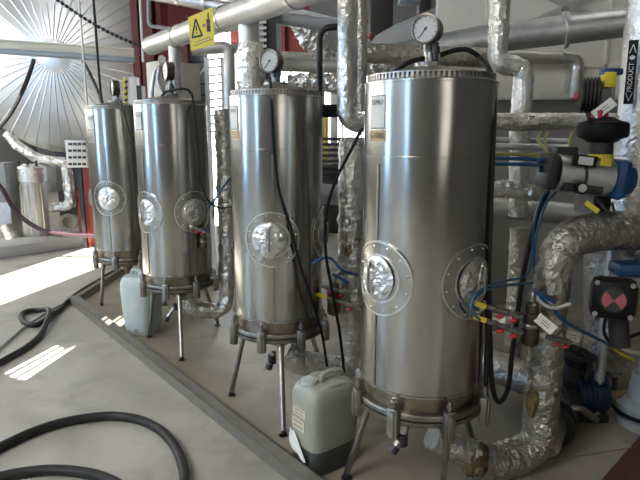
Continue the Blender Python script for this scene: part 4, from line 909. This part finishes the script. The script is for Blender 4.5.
# ------------------------------------------------------------------ low left background: filter vessel, pipes, red frame
b0 = G(34,247); fc = Vector((b0.x, b0.y+.15, 0)); FZ = P(32,166,fc.y).z
fv = thing('filter_vessel', fc, 'bright silver upright filter vessel with a banded cap at the left edge', 'vessel')
MB().lathe([(.16,.0),(.165,.02),(.165,FZ-.22),(.165,FZ-.2)], fc, seg=40).build('body', 'sheet', fv)
MB().lathe([(.165,FZ-.22),(.185,FZ-.21),(.185,FZ-.02),(.17,FZ),(.1,FZ+.03)], fc, seg=40).build('cap', 'foil', fv)
for k in range(3):
    p = fc+Vector((-.12+.12*k,-.1,FZ-.01)); MB().cyl(p, p+Vector((0,0,.09)), .018, seg=8).build('cap_bolt', 'dgrey', fv)
for k in range(5):
    a = math.radians(-150+30*k); p = fc+Vector((math.cos(a),math.sin(a),0))*.166
    MB().cyl(p+Vector((0,0,.05)), p+Vector((0,0,FZ-.25)), .012, seg=8).build('rib', 'edge', fv)
pipe('foil_pipe', 'foil pipe sloping down from under the silo end to the terminal board', 'pipe', [P(8,134,8.2), P(18,146,8.1), P(36,158,8.0), P(55,162,8.0), P(66,162,8.0), P(68,182,8.0), P(71,206,8.0), P(50,208,8.0)], .068, 'foil', True, .12, .012)
tag(MB().box(P(4,182,7.9), (.22,.3,.55), bev=.01).build('grey_box', 'greypaint'), 'grey metal box at the left edge beside the bright filter vessel', 'box')
tag(MB().box((P(4,220,8.5).x,8.5,.5), (.4,.3,1.0), bev=.01).build('grey_box', 'galv'), 'low galvanised box behind the purple hose at the left edge', 'box')
tag(MB().cyl(P(8,230,7.9), P(16,246,7.6), .11, .10, seg=24, cap=False).cyl(P(8,230,7.9), P(16,246,7.6), .085, .085, seg=24).build('pipe_stub', 'foild'), 'short open pipe stub on the ground left of the bright filter vessel', 'pipe')
tag(MB().lathe([(.10,-.3),(.10,.0),(.125,.0),(.125,.03),(.08,.03),(.08,-.1)], P(68,222,8.2), (.2,-1,.1), 28).build('pipe_stub', 'cream'), 'round open pipe end below the terminal board at the left', 'pipe')
tag(MB().box(P(52,178,8.6), (.3,.3,.4), bev=.02).build('grey_motor', 'greypaint'), 'grey motor box behind the foil pipe at the left', 'motor')
pipe('steel_pipe', 'level steel pipe under the foil pipe right of the filter vessel', 'pipe', [P(44,208,8.3), P(74,204,8.3)], .05, 'sheet')
pipe('steel_pipe', 'slanted steel pipe lying below the round open pipe end', 'pipe', [P(54,232,8.1), P(80,238,7.9)], .06, 'galv')
for k, (px, y0, y1, Y) in enumerate(((81,190,234,8.1),(90,165,236,7.8))):
    tag(MB().box((P(px,200,Y).x, Y, P(px,y0,Y).z/2), (.09 if k == 0 else .11,.08,P(px,y0,Y).z), bev=.006).build('red_post', 'red'), ['shorter red steel post below the terminal board at the left', 'taller red steel post close beside the farthest tank'][k], 'post')
tb = thing('terminal_board', P(77,168,7.6), 'white board with rows of black terminals left of the farthest tank', 'board')
MB().box(P(77,154,7.6), (.28,.04,.36), bev=.004).build('board', 'white', tb)
for r_ in range(4):
    for k in range(4): MB().box(P(70+4.7*k,144+6.7*r_,7.56), (.035,.03,.03)).build('terminal', 'ink', tb)
MB().box((P(79,180,7.6).x,7.65,.7), (.05,.05,1.4)).build('stand', 'dgrey', tb)
cable('hose', 'purple hose sagging across the low left background past the filter vessel', [P(-6,180,7.0), P(3,190,7.0), P(12,206,7.0), P(25,220,7.0), P(45,231,7.0), P(70,235,7.0), P(97,236,7.0)], .028, 'purple', 'hose')
# ------------------------------------------------------------------ light
s = bpy.data.lights.new('sun', 'SUN'); s.energy = 15; s.angle = .0025; s.color = (1,.97,.9)
so = bpy.data.objects.new('sun', s); C.objects.link(so); so.rotation_euler = sun_d.to_track_quat('-Z', 'Y').to_euler(); so.location = (-4,2,9)
w = bpy.data.worlds.new('world'); bpy.context.scene.world = w; w.use_nodes = True
w.node_tree.nodes['Background'].inputs[0].default_value = (.75,.87,1,1); w.node_tree.nodes['Background'].inputs[1].default_value = 1.0
sc_ = bpy.context.scene; sc_.view_settings.view_transform = 'Standard'; sc_.view_settings.look = 'None'; sc_.view_settings.gamma = 1
sc_.view_settings.exposure = 1.2
